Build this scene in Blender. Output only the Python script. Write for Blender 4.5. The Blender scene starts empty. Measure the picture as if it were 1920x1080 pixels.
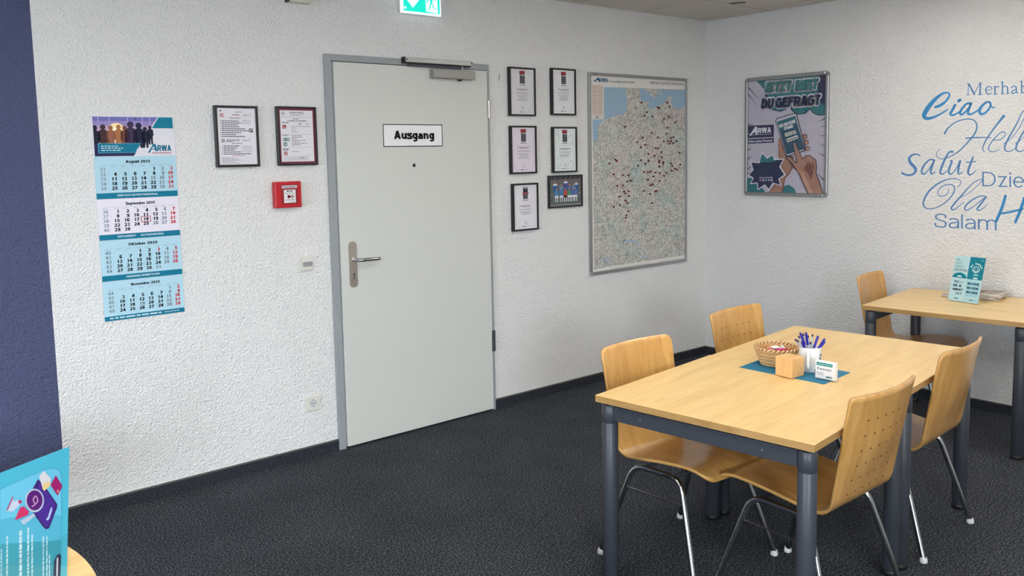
import bpy, bmesh, math, random
from mathutils import Vector, Matrix
from math import pi, sin, cos, sqrt, radians

random.seed(7)
S = bpy.context.scene
COL = S.collection

# ------------------------------------------------------------------ camera
F_PX, YAW, PITCH, ROLL = 1592.644, 0.6960526, 0.1002981, -0.0188808
CAM = Vector((-5.458608, -4.146528, 1.608931))
SHIFT_PX = -89.133                                   # the photo is cropped off-centre


def cam_axes():
    cy, sy, cp, sp = cos(YAW), sin(YAW), cos(PITCH), sin(PITCH)
    fwd = Vector((sy * cp, cy * cp, -sp))
    right = Vector((cy, -sy, 0))
    up = right.cross(fwd)
    cr, sr = cos(ROLL), sin(ROLL)
    return right * cr + up * sr, up * cr - right * sr, fwd


CR, CU, CF = cam_axes()
cd = bpy.data.cameras.new('camera')
cam = bpy.data.objects.new('camera', cd)
COL.objects.link(cam)
cd.sensor_width = 36
cd.lens = 36 * F_PX / 1920
cd.shift_y = SHIFT_PX / 1920
cd.clip_start = 0.05
cam.matrix_world = Matrix((
    (CR.x, CU.x, -CF.x, CAM.x), (CR.y, CU.y, -CF.y, CAM.y),
    (CR.z, CU.z, -CF.z, CAM.z), (0, 0, 0, 1)))
S.camera = cam


def px(u, v, axis, val):
    """photo pixel -> the point of its ray on the plane axis = val"""
    d = CF + CR * ((u - 960) / F_PX) + CU * ((540 + SHIFT_PX - v) / F_PX)
    return CAM + d * ((val - CAM[axis]) / d[axis])


# ------------------------------------------------------------------ world, light, exposure
S.view_settings.view_transform = 'Standard'
S.view_settings.look = 'None'
S.view_settings.gamma = 1
S.view_settings.use_curve_mapping = False
S.view_settings.exposure = 1.2

ROOM_X0, ROOM_Y0, CEIL = -8.6, -7.2, 2.605           # room: x ROOM_X0..0, y ROOM_Y0..0

world = bpy.data.worlds.new('world')
S.world = world
world.use_nodes = True
bg = world.node_tree.nodes['Background']
bg.inputs[0].default_value = (0.75, 0.86, 1.0, 1)
bg.inputs[1].default_value = 0.6

WIN_Z = (0.85, 2.3)
WIN_LEFT = (-4.2, -2.2)                              # y range of the window in the left-hand wall
WIN_FRONT = (-8.3, -6.1)                             # x range of the window in the wall behind the viewer


def daylight(loc, rz, power):
    ld = bpy.data.lights.new('daylight', 'AREA')
    ld.shape = 'RECTANGLE'
    ld.size, ld.size_y = 3.2, 2.4                     # the patch of bright sky the window looks out on
    ld.energy = power
    ld.color = (0.82, 0.91, 1.0)
    lo = bpy.data.objects.new('daylight', ld)
    COL.objects.link(lo)
    lo.location = loc
    lo.rotation_euler = (-pi / 2 - 0.12, 0, rz)       # into the room, a little downwards


daylight((ROOM_X0 - 1.8, sum(WIN_LEFT) / 2, 2.95), pi / 2, 360)
daylight((sum(WIN_FRONT) / 2, ROOM_Y0 - 1.8, 2.95), pi, 950)
PANEL_STRENGTH = 7.3
PANEL_COLOR = (1.0, 0.95, 0.88)


# ------------------------------------------------------------------ materials
def lin(c):
    return tuple(((x / 255) / 12.92 if x / 255 <= 0.04045 else ((x / 255 + 0.055) / 1.055) ** 2.4) for x in c) + (1,)


MATS = {}


def mat(name, rgb, rough=0.5, metal=0.0, coat=0.0, spec=0.5, emit=0.0):
    if name in MATS:
        return MATS[name]
    m = bpy.data.materials.new(name)
    m.use_nodes = True
    b = m.node_tree.nodes['Principled BSDF']
    b.inputs['Base Color'].default_value = lin(rgb)
    b.inputs['Roughness'].default_value = rough
    b.inputs['Metallic'].default_value = metal
    b.inputs['Coat Weight'].default_value = coat
    b.inputs['Specular IOR Level'].default_value = spec
    if emit:
        b.inputs['Emission Color'].default_value = lin(rgb)
        b.inputs['Emission Strength'].default_value = emit
    MATS[name] = m
    return m


def nodes(m):
    nt = m.node_tree
    return nt, nt.nodes, nt.links, nt.nodes['Principled BSDF']


def ramp(nt, stops):
    r = nt.nodes.new('ShaderNodeValToRGB')
    els = r.color_ramp.elements
    while len(els) < len(stops):
        els.new(0.5)
    for e, (p, c) in zip(els, stops):
        e.position = p
        e.color = lin(c)
    return r


def noise(nt, vec, scale, detail=2, rough=0.5):
    n = nt.nodes.new('ShaderNodeTexNoise')
    n.inputs['Scale'].default_value = scale
    n.inputs['Detail'].default_value = detail
    n.inputs['Roughness'].default_value = rough
    nt.links.new(vec, n.inputs['Vector'])
    return n


def coords(nt, kind='Object', scale=(1, 1, 1)):
    tc = nt.nodes.new('ShaderNodeTexCoord')
    mp = nt.nodes.new('ShaderNodeMapping')
    mp.inputs['Scale'].default_value = scale
    nt.links.new(tc.outputs[kind], mp.inputs['Vector'])
    return mp.outputs['Vector']


def bump(nt, height, strength, dist):
    b = nt.nodes.new('ShaderNodeBump')
    b.inputs['Strength'].default_value = strength
    b.inputs['Distance'].default_value = dist
    nt.links.new(height, b.inputs['Height'])
    nt.links.new(b.outputs['Normal'], nt.nodes['Principled BSDF'].inputs['Normal'])


def plaster(name, rgb):
    m = mat(name, rgb, 0.85, spec=0.2)
    nt, n, l, b = nodes(m)
    v = coords(nt)
    n1 = noise(nt, v, 95, 3, 0.55)
    n2 = noise(nt, v, 45, 2, 0.5)
    mx = n.new('ShaderNodeMath')
    mx.operation = 'MULTIPLY_ADD'
    mx.inputs[1].default_value = 0.6
    l.new(n2.outputs['Fac'], mx.inputs[0])
    l.new(n1.outputs['Fac'], mx.inputs[2])
    bump(nt, mx.outputs[0], 0.95, 0.014)
    return m


M_WALL = plaster('white_plaster', (236, 236, 235))
M_BLUE = plaster('blue_plaster', (84, 90, 122))

M_CARPET = mat('carpet', (55, 58, 66), 0.95, spec=0.1)
nt, n, l, b = nodes(M_CARPET)
v = coords(nt)
c1 = noise(nt, v, 125, 4, 0.85)
c2 = noise(nt, v, 3.0, 3, 0.6)
add = n.new('ShaderNodeMath'); add.operation = 'MULTIPLY_ADD'; add.inputs[1].default_value = 0.05
l.new(c2.outputs['Fac'], add.inputs[0]); l.new(c1.outputs['Fac'], add.inputs[2])
r = ramp(nt, [(0.40, (14, 16, 20)), (0.51, (50, 53, 59)), (0.59, (92, 96, 103)), (0.70, (160, 162, 168))])
l.new(add.outputs[0], r.inputs['Fac']); l.new(r.outputs['Color'], b.inputs['Base Color'])
bump(nt, c1.outputs['Fac'], 0.9, 0.008)

M_SKIRT = mat('carpet_skirting', (34, 37, 46), 0.9, spec=0.15)
nt, n, l, b = nodes(M_SKIRT)
v = coords(nt)
c1 = noise(nt, v, 190, 4, 0.7)
r = ramp(nt, [(0.35, (20, 22, 28)), (0.52, (44, 47, 54)), (0.72, (92, 95, 102))])
l.new(c1.outputs['Fac'], r.inputs['Fac']); l.new(r.outputs['Color'], b.inputs['Base Color'])
M_SKIRT_EDGE = mat('skirting_edge', (78, 78, 76), 0.6)


def wood(name, dark, mid, light, stretch, rough=0.32, coat=0.25):
    m = mat(name, mid, rough, coat=coat)
    nt, n, l, b = nodes(m)
    b.inputs['Coat Roughness'].default_value = 0.25
    v = coords(nt, scale=stretch)
    a = noise(nt, v, 6.0, 5, 0.62)
    a.inputs['Distortion'].default_value = 0.6
    f = noise(nt, v, 60, 2, 0.6)
    ad = n.new('ShaderNodeMath'); ad.operation = 'MULTIPLY_ADD'; ad.inputs[1].default_value = 0.22
    l.new(f.outputs['Fac'], ad.inputs[0]); l.new(a.outputs['Fac'], ad.inputs[2])
    r = ramp(nt, [(0.38, dark), (0.60, mid), (0.84, light)])
    l.new(ad.outputs[0], r.inputs['Fac'])
    l.new(r.outputs['Color'], b.inputs['Base Color'])
    return m


M_TABLE = wood('beech_tabletop', (216, 180, 118), (228, 194, 132), (235, 204, 146), (0.5, 4.0, 1.0), 0.36, 0.1)
M_TEDGE = wood('beech_edge_band', (158, 120, 70), (176, 138, 84), (190, 152, 98), (0.6, 0.6, 4.0), 0.45, 0)
M_CHAIR = wood('beech_plywood', (178, 128, 66), (198, 151, 85), (214, 168, 102), (4.0, 0.7, 0.7), 0.28, 0.3)
M_BLOCK = wood('beech_block', (205, 155, 95), (222, 178, 120), (232, 192, 136), (0.8, 6.0, 0.8), 0.5, 0)
M_STEEL_DK = mat('anthracite_powder_coat', (58, 62, 70), 0.42)
M_BLACK_PL = mat('black_plastic', (16, 16, 18), 0.5)
M_CHROME = mat('chrome', (176, 178, 180), 0.14, 1.0)
M_ALU = mat('aluminium', (168, 169, 170), 0.38, 0.9)
M_ALU_D = mat('brushed_steel', (196, 190, 184), 0.36, 0.85)
M_WHITE_PL = mat('white_plastic', (217, 216, 208), 0.35)
M_GLIDE = mat('glide_plastic', (222, 222, 220), 0.45)
M_BLACK_FR = mat('black_frame', (20, 20, 24), 0.35)
M_LEAF = mat('door_paint', (206, 208, 203), 0.45)
M_JAMB = mat('grey_steel_frame', (150, 155, 158), 0.45)
M_CLOSER = mat('silver_paint', (150, 148, 145), 0.4, 0.35)
M_RED = mat('red_alarm_plastic', (190, 22, 34), 0.35)
M_CEIL = mat('ceiling_tile', (214, 208, 202), 0.9, spec=0.1)
nt, n, l, b = nodes(M_CEIL)
c1 = noise(nt, coords(nt), 120, 3, 0.6)
bump(nt, c1.outputs['Fac'], 0.15, 0.004)
M_CEIL_GAP = mat('ceiling_grid', (66, 61, 56), 0.8)


def print_mat(rgb):
    return mat('ink_%02x%02x%02x' % tuple(rgb), rgb, 0.55, spec=0.25)


def acrylic():
    if 'clear_acrylic' in MATS:
        return MATS['clear_acrylic']
    m = mat('clear_acrylic', (235, 242, 244), 0.05)
    nt, n, l, b = nodes(m)
    tr = n.new('ShaderNodeBsdfTransparent'); tr.inputs[0].default_value = (1.0, 1.0, 1.0, 1)
    gl = n.new('ShaderNodeBsdfGlossy'); gl.inputs['Roughness'].default_value = 0.04
    lw = n.new('ShaderNodeLayerWeight'); lw.inputs[0].default_value = 0.5
    pw = n.new('ShaderNodeMath'); pw.operation = 'POWER'; pw.inputs[1].default_value = 4.0
    fr = n.new('ShaderNodeMath'); fr.operation = 'MULTIPLY_ADD'; fr.inputs[1].default_value = 0.5; fr.inputs[2].default_value = 0.03
    l.new(lw.outputs['Facing'], pw.inputs[0]); l.new(pw.outputs[0], fr.inputs[0])
    mx = n.new('ShaderNodeMixShader')
    l.new(fr.outputs[0], mx.inputs[0]); l.new(tr.outputs[0], mx.inputs[1]); l.new(gl.outputs[0], mx.inputs[2])
    l.new(mx.outputs[0], n['Material Output'].inputs[0])
    return m


M_CLEAR = acrylic()


# ------------------------------------------------------------------ mesh helpers
class MB:
    """collects shapes into one mesh; every face carries a material"""

    def __init__(self):
        self.v, self.f, self.m, self.s, self.mats = [], [], [], [], []

    def mi(self, m):
        if m not in self.mats:
            self.mats.append(m)
        return self.mats.index(m)

    def add(self, vs, fs, m, smooth=False):
        o = len(self.v)
        k = self.mi(m)
        self.v += [tuple(p) for p in vs]
        for f in fs:
            self.f.append([i + o for i in f]); self.m.append(k); self.s.append(smooth)
        return self

    def box(self, a, b, m, bev=0.0):
        if bev <= 0:
            x0, y0, z0 = a; x1, y1, z1 = b
            vs = [(x0, y0, z0), (x1, y0, z0), (x1, y1, z0), (x0, y1, z0), (x0, y0, z1), (x1, y0, z1), (x1, y1, z1), (x0, y1, z1)]
            fs = [(0, 3, 2, 1), (4, 5, 6, 7), (0, 1, 5, 4), (1, 2, 6, 5), (2, 3, 7, 6), (3, 0, 4, 7)]
            return self.add(vs, fs, m)
        bm = bmesh.new()
        bmesh.ops.create_cube(bm, size=1)
        for w in bm.verts:
            w.co = Vector(((a[i] + b[i]) / 2 + w.co[i] * (b[i] - a[i]) for i in range(3)))
        bmesh.ops.bevel(bm, geom=bm.edges[:], offset=bev, segments=2, affect='EDGES', profile=0.5)
        return self.bm(bm, m)

    def bm(self, bm, m, smooth=False, mtx=None):
        bm.verts.index_update()
        vs = [(mtx @ w.co) if mtx else w.co.copy() for w in bm.verts]
        fs = [[w.index for w in f.verts] for f in bm.faces]
        self.add(vs, fs, m, smooth)
        bm.free()
        return self

    def tube(self, path, r, m, seg=10, caps=True, closed=False):
        P = [Vector(p) for p in path]
        N = len(P)
        rr = r if isinstance(r, (list, tuple)) else [r] * N
        vs, fs = [], []
        t0 = (P[1] - P[0]).normalized()
        ref = Vector((0, 0, 1)) if abs(t0.z) < 0.9 else Vector((1, 0, 0))
        nrm = t0.cross(ref).normalized()
        for i in range(N):
            if closed:
                t = (P[(i + 1) % N] - P[i - 1]).normalized()
            else:
                t = (P[min(i + 1, N - 1)] - P[max(i - 1, 0)]).normalized()
            nrm = (nrm - t * nrm.dot(t)).normalized()
            bi = t.cross(nrm)
            for k in range(seg):
                a = 2 * pi * k / seg
                vs.append(P[i] + (nrm * cos(a) + bi * sin(a)) * rr[i])
        for i in range(N if closed else N - 1):
            j = (i + 1) % N
            for k in range(seg):
                k2 = (k + 1) % seg
                fs.append((i * seg + k, i * seg + k2, j * seg + k2, j * seg + k))
        self.add(vs, fs, m, True)
        if caps and not closed:
            o = len(self.v) - len(vs)
            self.add(vs[:seg][::-1], [list(range(seg))], m)
            self.add(vs[-seg:], [list(range(seg))], m)
        return self

    def lathe(self, prof, m, seg=24, c=(0, 0, 0), axis='z', smooth=True):
        vs, fs = [], []
        n = len(prof)
        for k in range(seg):
            a = 2 * pi * k / seg
            for r, z in prof:
                p = (r * cos(a), r * sin(a), z)
                if axis == 'x': p = (z, r * cos(a), r * sin(a))
                if axis == 'y': p = (r * sin(a), z, r * cos(a))
                vs.append((p[0] + c[0], p[1] + c[1], p[2] + c[2]))
        for k in range(seg):
            k2 = (k + 1) % seg
            for i in range(n - 1):
                fs.append((k * n + i, k2 * n + i, k2 * n + i + 1, k * n + i + 1))
        self.add(vs, fs, m, smooth)
        for i, rev in ((0, True), (n - 1, False)):
            if prof[i][0] > 1e-6:
                ring = [vs[k * n + i] for k in range(seg)]
                self.add(ring[::-1] if rev else ring, [list(range(seg))], m)
        return self

    def prism(self, pts, z0, z1, m):
        """2D outline (ccw) extruded from z0 to z1"""
        n = len(pts)
        vs = [(x, y, z0) for x, y in pts] + [(x, y, z1) for x, y in pts]
        fs = [list(range(n))[::-1], list(range(n, 2 * n))] + [(i, (i + 1) % n, n + (i + 1) % n, n + i) for i in range(n)]
        return self.add(vs, fs, m)

    def mesh(self, name):
        me = bpy.data.meshes.new(name)
        me.from_pydata(self.v, [], self.f)
        for m in self.mats:
            me.materials.append(m)
        me.polygons.foreach_set('material_index', self.m)
        me.polygons.foreach_set('use_smooth', self.s)
        me.update()
        return me

    def build(self, name, parent=None, label=None):
        o = bpy.data.objects.new(name, self.mesh(name))
        COL.objects.link(o)
        if parent:
            o.parent = parent
        if label:
            o['label'] = label
        return o


def tag(o, label=None, cat=None, group=None, kind=None):
    for k, x in (('label', label), ('category', cat), ('group', group), ('kind', kind)):
        if x:
            o[k] = x
    return o


def thing(name, label, cat, loc=(0, 0, 0), rot=(0, 0, 0), group=None):
    o = bpy.data.objects.new(name, None)
    o.empty_display_size = 0.05
    COL.objects.link(o)
    o.location = loc
    o.rotation_euler = rot
    return tag(o, label, cat, group)


def struct(mb, name, label=None, cat=None, parent=None):
    o = mb.build(name, parent)
    return tag(o, label, cat, None, 'structure')


def copy_tree(o, parent=None):
    c = o.copy()
    COL.objects.link(c)
    c.parent = parent
    for ch in list(o.children):
        copy_tree(ch, c)
    return c


ROT_A = (pi / 2, 0, 0)                # board axes on the door wall: X right, Y up, Z out of the wall
ROT_B = (pi / 2, 0, -pi / 2)          # the same on the right-hand wall


class OnA:
    """pixels -> local board coordinates of a thing hung on the door wall"""

    def __init__(self, ox, oz, depth=0.0):
        self.ox, self.oz, self.d = ox, oz, depth
        self.loc, self.rot = (ox, 0, oz), ROT_A

    def __call__(self, u, v):
        p = px(u, v, 1, -self.d)
        return (p.x - self.ox, p.z - self.oz)


class OnB:
    def __init__(self, oy, oz, depth=0.0):
        self.oy, self.oz, self.d = oy, oz, depth
        self.loc, self.rot = (0, oy, oz), ROT_B

    def __call__(self, u, v):
        p = px(u, v, 0, -self.d)
        return (-(p.y - self.oy), p.z - self.oz)


# ------------------------------------------------------------------ flat lettering
# a plain grotesque drawn from strokes (cap height 1)
PEN = {'l': 0.088, 'r': 0.125, 'b': 0.185, 'h': 0.235}
STROKED = {}


def stroke_glyph(ch, w):
    h = w / 2
    X = 0.73
    vs, fs = [], []

    def poly(p):
        o = len(vs); vs.extend(p); fs.append(tuple(range(o, o + len(p))))

    def V(x, y0, y1): poly([(x - h, y0), (x + h, y0), (x + h, y1), (x - h, y1)])

    def H(y, x0, x1): poly([(x0, y - h * .92), (x1, y - h * .92), (x1, y + h * .92), (x0, y + h * .92)])

    def Dg(x0, y0, x1, y1, k=1.0):
        if y1 < y0: x0, y0, x1, y1 = x1, y1, x0, y0
        L = sqrt((x1 - x0) ** 2 + (y1 - y0) ** 2)
        e = h * k * L / (y1 - y0)
        poly([(x0 - e, y0), (x0 + e, y0), (x1 + e, y1), (x1 - e, y1)])

    def C(p, closed=False):
        n = len(p)
        o = len(vs)
        for i in range(n):
            a = p[i - 1] if (closed or i) else p[0]
            c = p[(i + 1) % n] if (closed or i < n - 1) else p[-1]
            dx, dy = c[0] - a[0], c[1] - a[1]
            L = sqrt(dx * dx + dy * dy) or 1
            k = h * (0.92 + 0.08 * abs(dy) / L)
            vs.extend([(p[i][0] - dy / L * k, p[i][1] + dx / L * k), (p[i][0] + dy / L * k, p[i][1] - dx / L * k)])
        for i in range(n if closed else n - 1):
            j = (i + 1) % n
            fs.append((o + 2 * i + 1, o + 2 * j + 1, o + 2 * j, o + 2 * i))

    def arc(cx, cy, rx, ry, a0, a1, n=12):
        return [(cx + rx * cos(radians(a0 + (a1 - a0) * i / n)), cy + ry * sin(radians(a0 + (a1 - a0) * i / n))) for i in range(n + 1)]

    def O(x0, x1, y0, y1): C(arc((x0 + x1) / 2, (y0 + y1) / 2, (x1 - x0) / 2 - h, (y1 - y0) / 2 - h, 0, 360, 20)[:-1], True)

    def S(p):
        out = []
        n = len(p)
        for i in range(n - 1):
            p0, p1, p2, p3 = p[max(i - 1, 0)], p[i], p[i + 1], p[min(i + 2, n - 1)]
            for k in range(4):
                t = k / 4
                out.append(tuple(0.5 * (2 * p1[d] + (p2[d] - p0[d]) * t + (2 * p0[d] - 5 * p1[d] + 4 * p2[d] - p3[d]) * t * t + (3 * p1[d] - p0[d] - 3 * p2[d] + p3[d]) * t ** 3) for d in (0, 1)))
        out.append(p[-1])
        C(out)

    def arch(x0, x1, top):                            # n-arch between two stems
        rx, ry = (x1 - x0) / 2, 0.22
        C(arc((x0 + x1) / 2, top - h - ry, rx, ry, 170, 0)); V(x1, 0, top - h - ry)

    N = 0.58                                          # n width
    a = {}
    if ch == ' ': return vs, fs, 0.32
    if ch == 'A': Dg(h, 0, .37, 1); Dg(.74 - h, 0, .37, 1); H(.30, .17, .57); adv = .74
    elif ch in 'BPR':
        V(h, 0, 1); H(1 - h, h, .38); H(.5 if ch == 'B' else .46, h, .38)
        C(arc(.38, (1 - h + (.5 if ch == 'B' else .46)) / 2, .24, (1 - h - (.5 if ch == 'B' else .46)) / 2, 90, -90)); adv = .68
        if ch == 'B': H(h, h, .40); C(arc(.40, (.5 + h) / 2, .25, (.5 - h) / 2, 90, -90)); adv = .72
        if ch == 'R': Dg(.40, .46, .66 - h * .6, 0); adv = .72
    elif ch in 'CGOQ':
        if ch in 'OQ': O(0, .80, -.01, 1.01); adv = .80
        else: C(arc(.40, .5, .40 - h, .51 - h, 42, 318 if ch == 'C' else 345, 18)); adv = .76
        if ch == 'G': V(.78 - h, 0.08, .50); H(.47, .44, .78)
        if ch == 'Q': Dg(.52, .22, .78, -.06)
    elif ch == 'D': V(h, 0, 1); H(1 - h, h, .34); H(h, h, .34); C(arc(.34, .5, .40 - h, .5 - h, 90, -90, 14)); adv = .76
    elif ch in 'EF':
        V(h, 0, 1); H(1 - h, h, .60); H(.53, h, .55); adv = .64
        if ch == 'E': H(h, h, .62)
    elif ch == 'H': V(h, 0, 1); V(.70 - h, 0, 1); H(.53, h, .66); adv = .72
    elif ch in 'Il|': V(h, 0, 1); adv = w
    elif ch == 'J': V(.46 - h, .26, 1); C(arc(.23, .26, .23 - h, .27 - h, 0, -180)); adv = .48
    elif ch == 'K': V(h, 0, 1); Dg(h, .34, .66 - h, 1); Dg(.26, .52, .70 - h, 0); adv = .70
    elif ch == 'L': V(h, 0, 1); H(h, h, .56); adv = .56
    elif ch == 'M': V(h, 0, 1); V(.84 - h, 0, 1); Dg(h, 1, .42, 0, .95); Dg(.84 - h, 1, .42, 0, .95); adv = .86
    elif ch == 'N': V(h, 0, 1); V(.72 - h, 0, 1); Dg(h, 1, .72 - h, 0, .95); adv = .74
    elif ch == 'S': S([(.62 - h, .70), (.56, .90), (.34, 1 - h), (.10, .88), (.06 + h * .3, .72), (.16, .58), (.36, .51), (.56, .42), (.62 - h * .4, .27), (.54, .08), (.32, h), (.08, .10), (h, .32)]); adv = .64
    elif ch == 'T': V(.32, 0, 1); H(1 - h, 0, .64); adv = .64
    elif ch == 'U': V(h, .28, 1); V(.70 - h, .28, 1); C(arc(.35, .28, .35 - h, .29 - h, 180, 360)); adv = .72
    elif ch == 'V': Dg(h, 1, .35, 0); Dg(.70 - h, 1, .35, 0); adv = .70
    elif ch == 'W': Dg(h, 1, .27, 0, .95); Dg(.27, 0, .51, 1, .95); Dg(.51, 1, .75, 0, .95); Dg(.75, 0, 1.02 - h, 1, .95); adv = 1.02
    elif ch == 'X': Dg(h, 0, .66 - h, 1); Dg(h, 1, .66 - h, 0); adv = .68
    elif ch == 'Y': Dg(h, 1, .34, .42); Dg(.68 - h, 1, .34, .42); V(.34, 0, .45); adv = .68
    elif ch == 'Z': H(1 - h, .04, .60); H(h, 0, .62); Dg(.10, 0, .54, 1); adv = .64
    elif ch in 'aä':
        x1 = .54
        C(arc(x1 / 2, X - h - .19, x1 / 2 - h, .19, 160, 0)); V(x1 - h, 0, X - h - .19)
        S([(x1 - h, .43), (.34, .41), (.13, .35), (h, .20), (.09, .06 + h * .5), (.22, h), (.40, .09), (x1 - h, .22)]); adv = x1
    elif ch in 'bp':
        V(h, 0 if ch == 'b' else -.28, 1 if ch == 'b' else X); O(0, .58, -.01, X + .01); adv = .58
    elif ch in 'dqg':
        V(.58 - h, 0 if ch == 'd' else (-.28 if ch == 'q' else -.06), 1 if ch == 'd' else X); O(0, .58, -.01, X + .01); adv = .58
        if ch == 'g': C(arc(.29, -.06, .29 - h, .22 - h * .6, 0, -160))
    elif ch == 'c': C(arc(.28, X / 2, .28 - h, X / 2 - h + .01, 45, 315, 16)); adv = .53
    elif ch == 'e': C(arc(.29, X / 2, .29 - h, X / 2 - h + .01, 0, 318, 18)); H(X / 2, h, .58 - h * .6); adv = .57
    elif ch == 'f': V(.17, 0, .78); H(X - h, 0, .33); C(arc(.34, .78, .17, .22 - h, 180, 95)); adv = .33
    elif ch == 'h': V(h, 0, 1); arch(h, N - h, X); adv = N
    elif ch == 'i': V(h, 0, X); V(h, .86, 1); adv = w
    elif ch == 'j': V(h, -.1, X); V(h, .86, 1); C(arc(h - .12, -.1, .12, .16, 0, -90)); adv = w
    elif ch == 'k': V(h, 0, 1); Dg(h, .24, .52 - h, X); Dg(.22, .42, .56 - h, 0); adv = .55
    elif ch == 'm': V(h, 0, X); arch(h, .46, X); arch(.46, .92 - h, X); adv = .92
    elif ch in 'nń':
        V(h, 0, X); arch(h, N - h, X); adv = N
        if ch == 'ń': Dg(.22, .82, .38, 1.0)
    elif ch in 'oö': O(0, .59, -.01, X + .01); adv = .59
    elif ch == 'r': V(h, 0, X); C(arc(h + .24, X - h - .24, .24, .24, 170, 95)); adv = .36
    elif ch == 's': S([(.49 - h, .52), (.42, .66), (.26, X - h), (.09, .64), (.05 + h * .3, .53), (.14, .43), (.28, .38), (.43, .31), (.48 - h * .4, .20), (.41, .06 + h * .2), (.24, h), (.07, .08), (h, .23)]); adv = .50
    elif ch == 't': V(.16, .16, .94); H(X - h, 0, .31); C(arc(.30, .17, .14, .17 - h, 180, 275)); adv = .32
    elif ch in 'uü':
        V(N - h, 0, X); V(h, .22 + h, X); C(arc(N / 2, .22 + h, N / 2 - h, .22, 180, 350)); adv = N
    elif ch == 'v': Dg(h, X, .28, 0); Dg(.56 - h, X, .28, 0); adv = .54
    elif ch == 'w': Dg(h, X, .21, 0, .95); Dg(.21, 0, .40, X, .95); Dg(.40, X, .59, 0, .95); Dg(.59, 0, .80 - h, X, .95); adv = .80
    elif ch == 'x': Dg(h, 0, .54 - h, X); Dg(h, X, .54 - h, 0); adv = .54
    elif ch == 'y': Dg(h, X, .28, 0); Dg(.56 - h, X, .20, -.28); adv = .54
    elif ch == 'z': H(X - h, 0, .48); H(h, 0, .50); Dg(.08, 0, .42, X); adv = .50
    elif ch == '0': O(0, .60, -.01, 1.01); adv = .60
    elif ch == '1': V(.34, 0, 1); Dg(.10 + h, .70, .34, .96, .6); adv = .56
    elif ch == '2': C(arc(.29, .70, .29 - h, .31 - h, 170, -35)); Dg(.06 + h, h, .52 - h * .5, .56); H(h, 0, .58); adv = .60
    elif ch == '3': C(arc(.28, .74, .26 - h, .27 - h, 160, -80)); C(arc(.28, .27, .30 - h, .28 - h, 85, -165)); adv = .60
    elif ch == '4': V(.42, 0, 1); H(.29, 0, .60); Dg(h * .9, .29, .42, 1); adv = .60
    elif ch == '5': H(1 - h, .12, .54); Dg(.07 + h, .44, .12 + h, 1); C(arc(.28, .32, .31 - h, .33 - h, 130, -160)); adv = .60
    elif ch in '69':
        p = arc(.30, .31, .30 - h, .32 - h, 0, 360, 18)[:-1]
        q = [(h, .34), (h, .50), (.06 + h * .8, .74), (.18, .92), (.33, 1 - h), (.46, .95), (.56 - h * .5, .80)]
        if ch == '9':
            p = [(.60 - x, 1 - y) for x, y in p]; q = [(.60 - x, 1 - y) for x, y in q]
        C(p, True); S(q); adv = .60
    elif ch == '7': H(1 - h, .02, .58); Dg(.17, 0, .50, 1 - h); adv = .60
    elif ch == '8': O(.03, .57, .48, 1.01); O(0, .60, -.01, .55 + h * .4); adv = .60
    elif ch == '.': V(h, 0, w); adv = w
    elif ch == '!': V(h, .28, 1); V(h, 0, w); adv = w
    elif ch == '-': H(.36, 0, .30); adv = .30
    else: return None
    if ch in 'äöü':
        for x in (.16, .42): poly([(x - h * .9, .84), (x + h * .9, .84), (x + h * .9, 1), (x - h * .9, 1)])
    return vs, fs, adv


def layout(s, style='r', track=0.0):
    """glyph outlines of a line of text, cap height 1"""
    x, out = 0, []
    w = PEN[style]
    for ch in s:
        key = (style, ch)
        if key not in STROKED:
            g = stroke_glyph(ch, w)
            STROKED[key] = g or stroke_glyph(' ', w)
        vs, fs, adv = STROKED[key]
        out.append(([(a + x, b_) for a, b_ in vs], fs))
        x += adv + (0 if ch == ' ' else 0.095 - 0.38 * (w - 0.125)) + track
    return out, max(x - 0.1, 0.05)


LAYER = 0.0004


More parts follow.
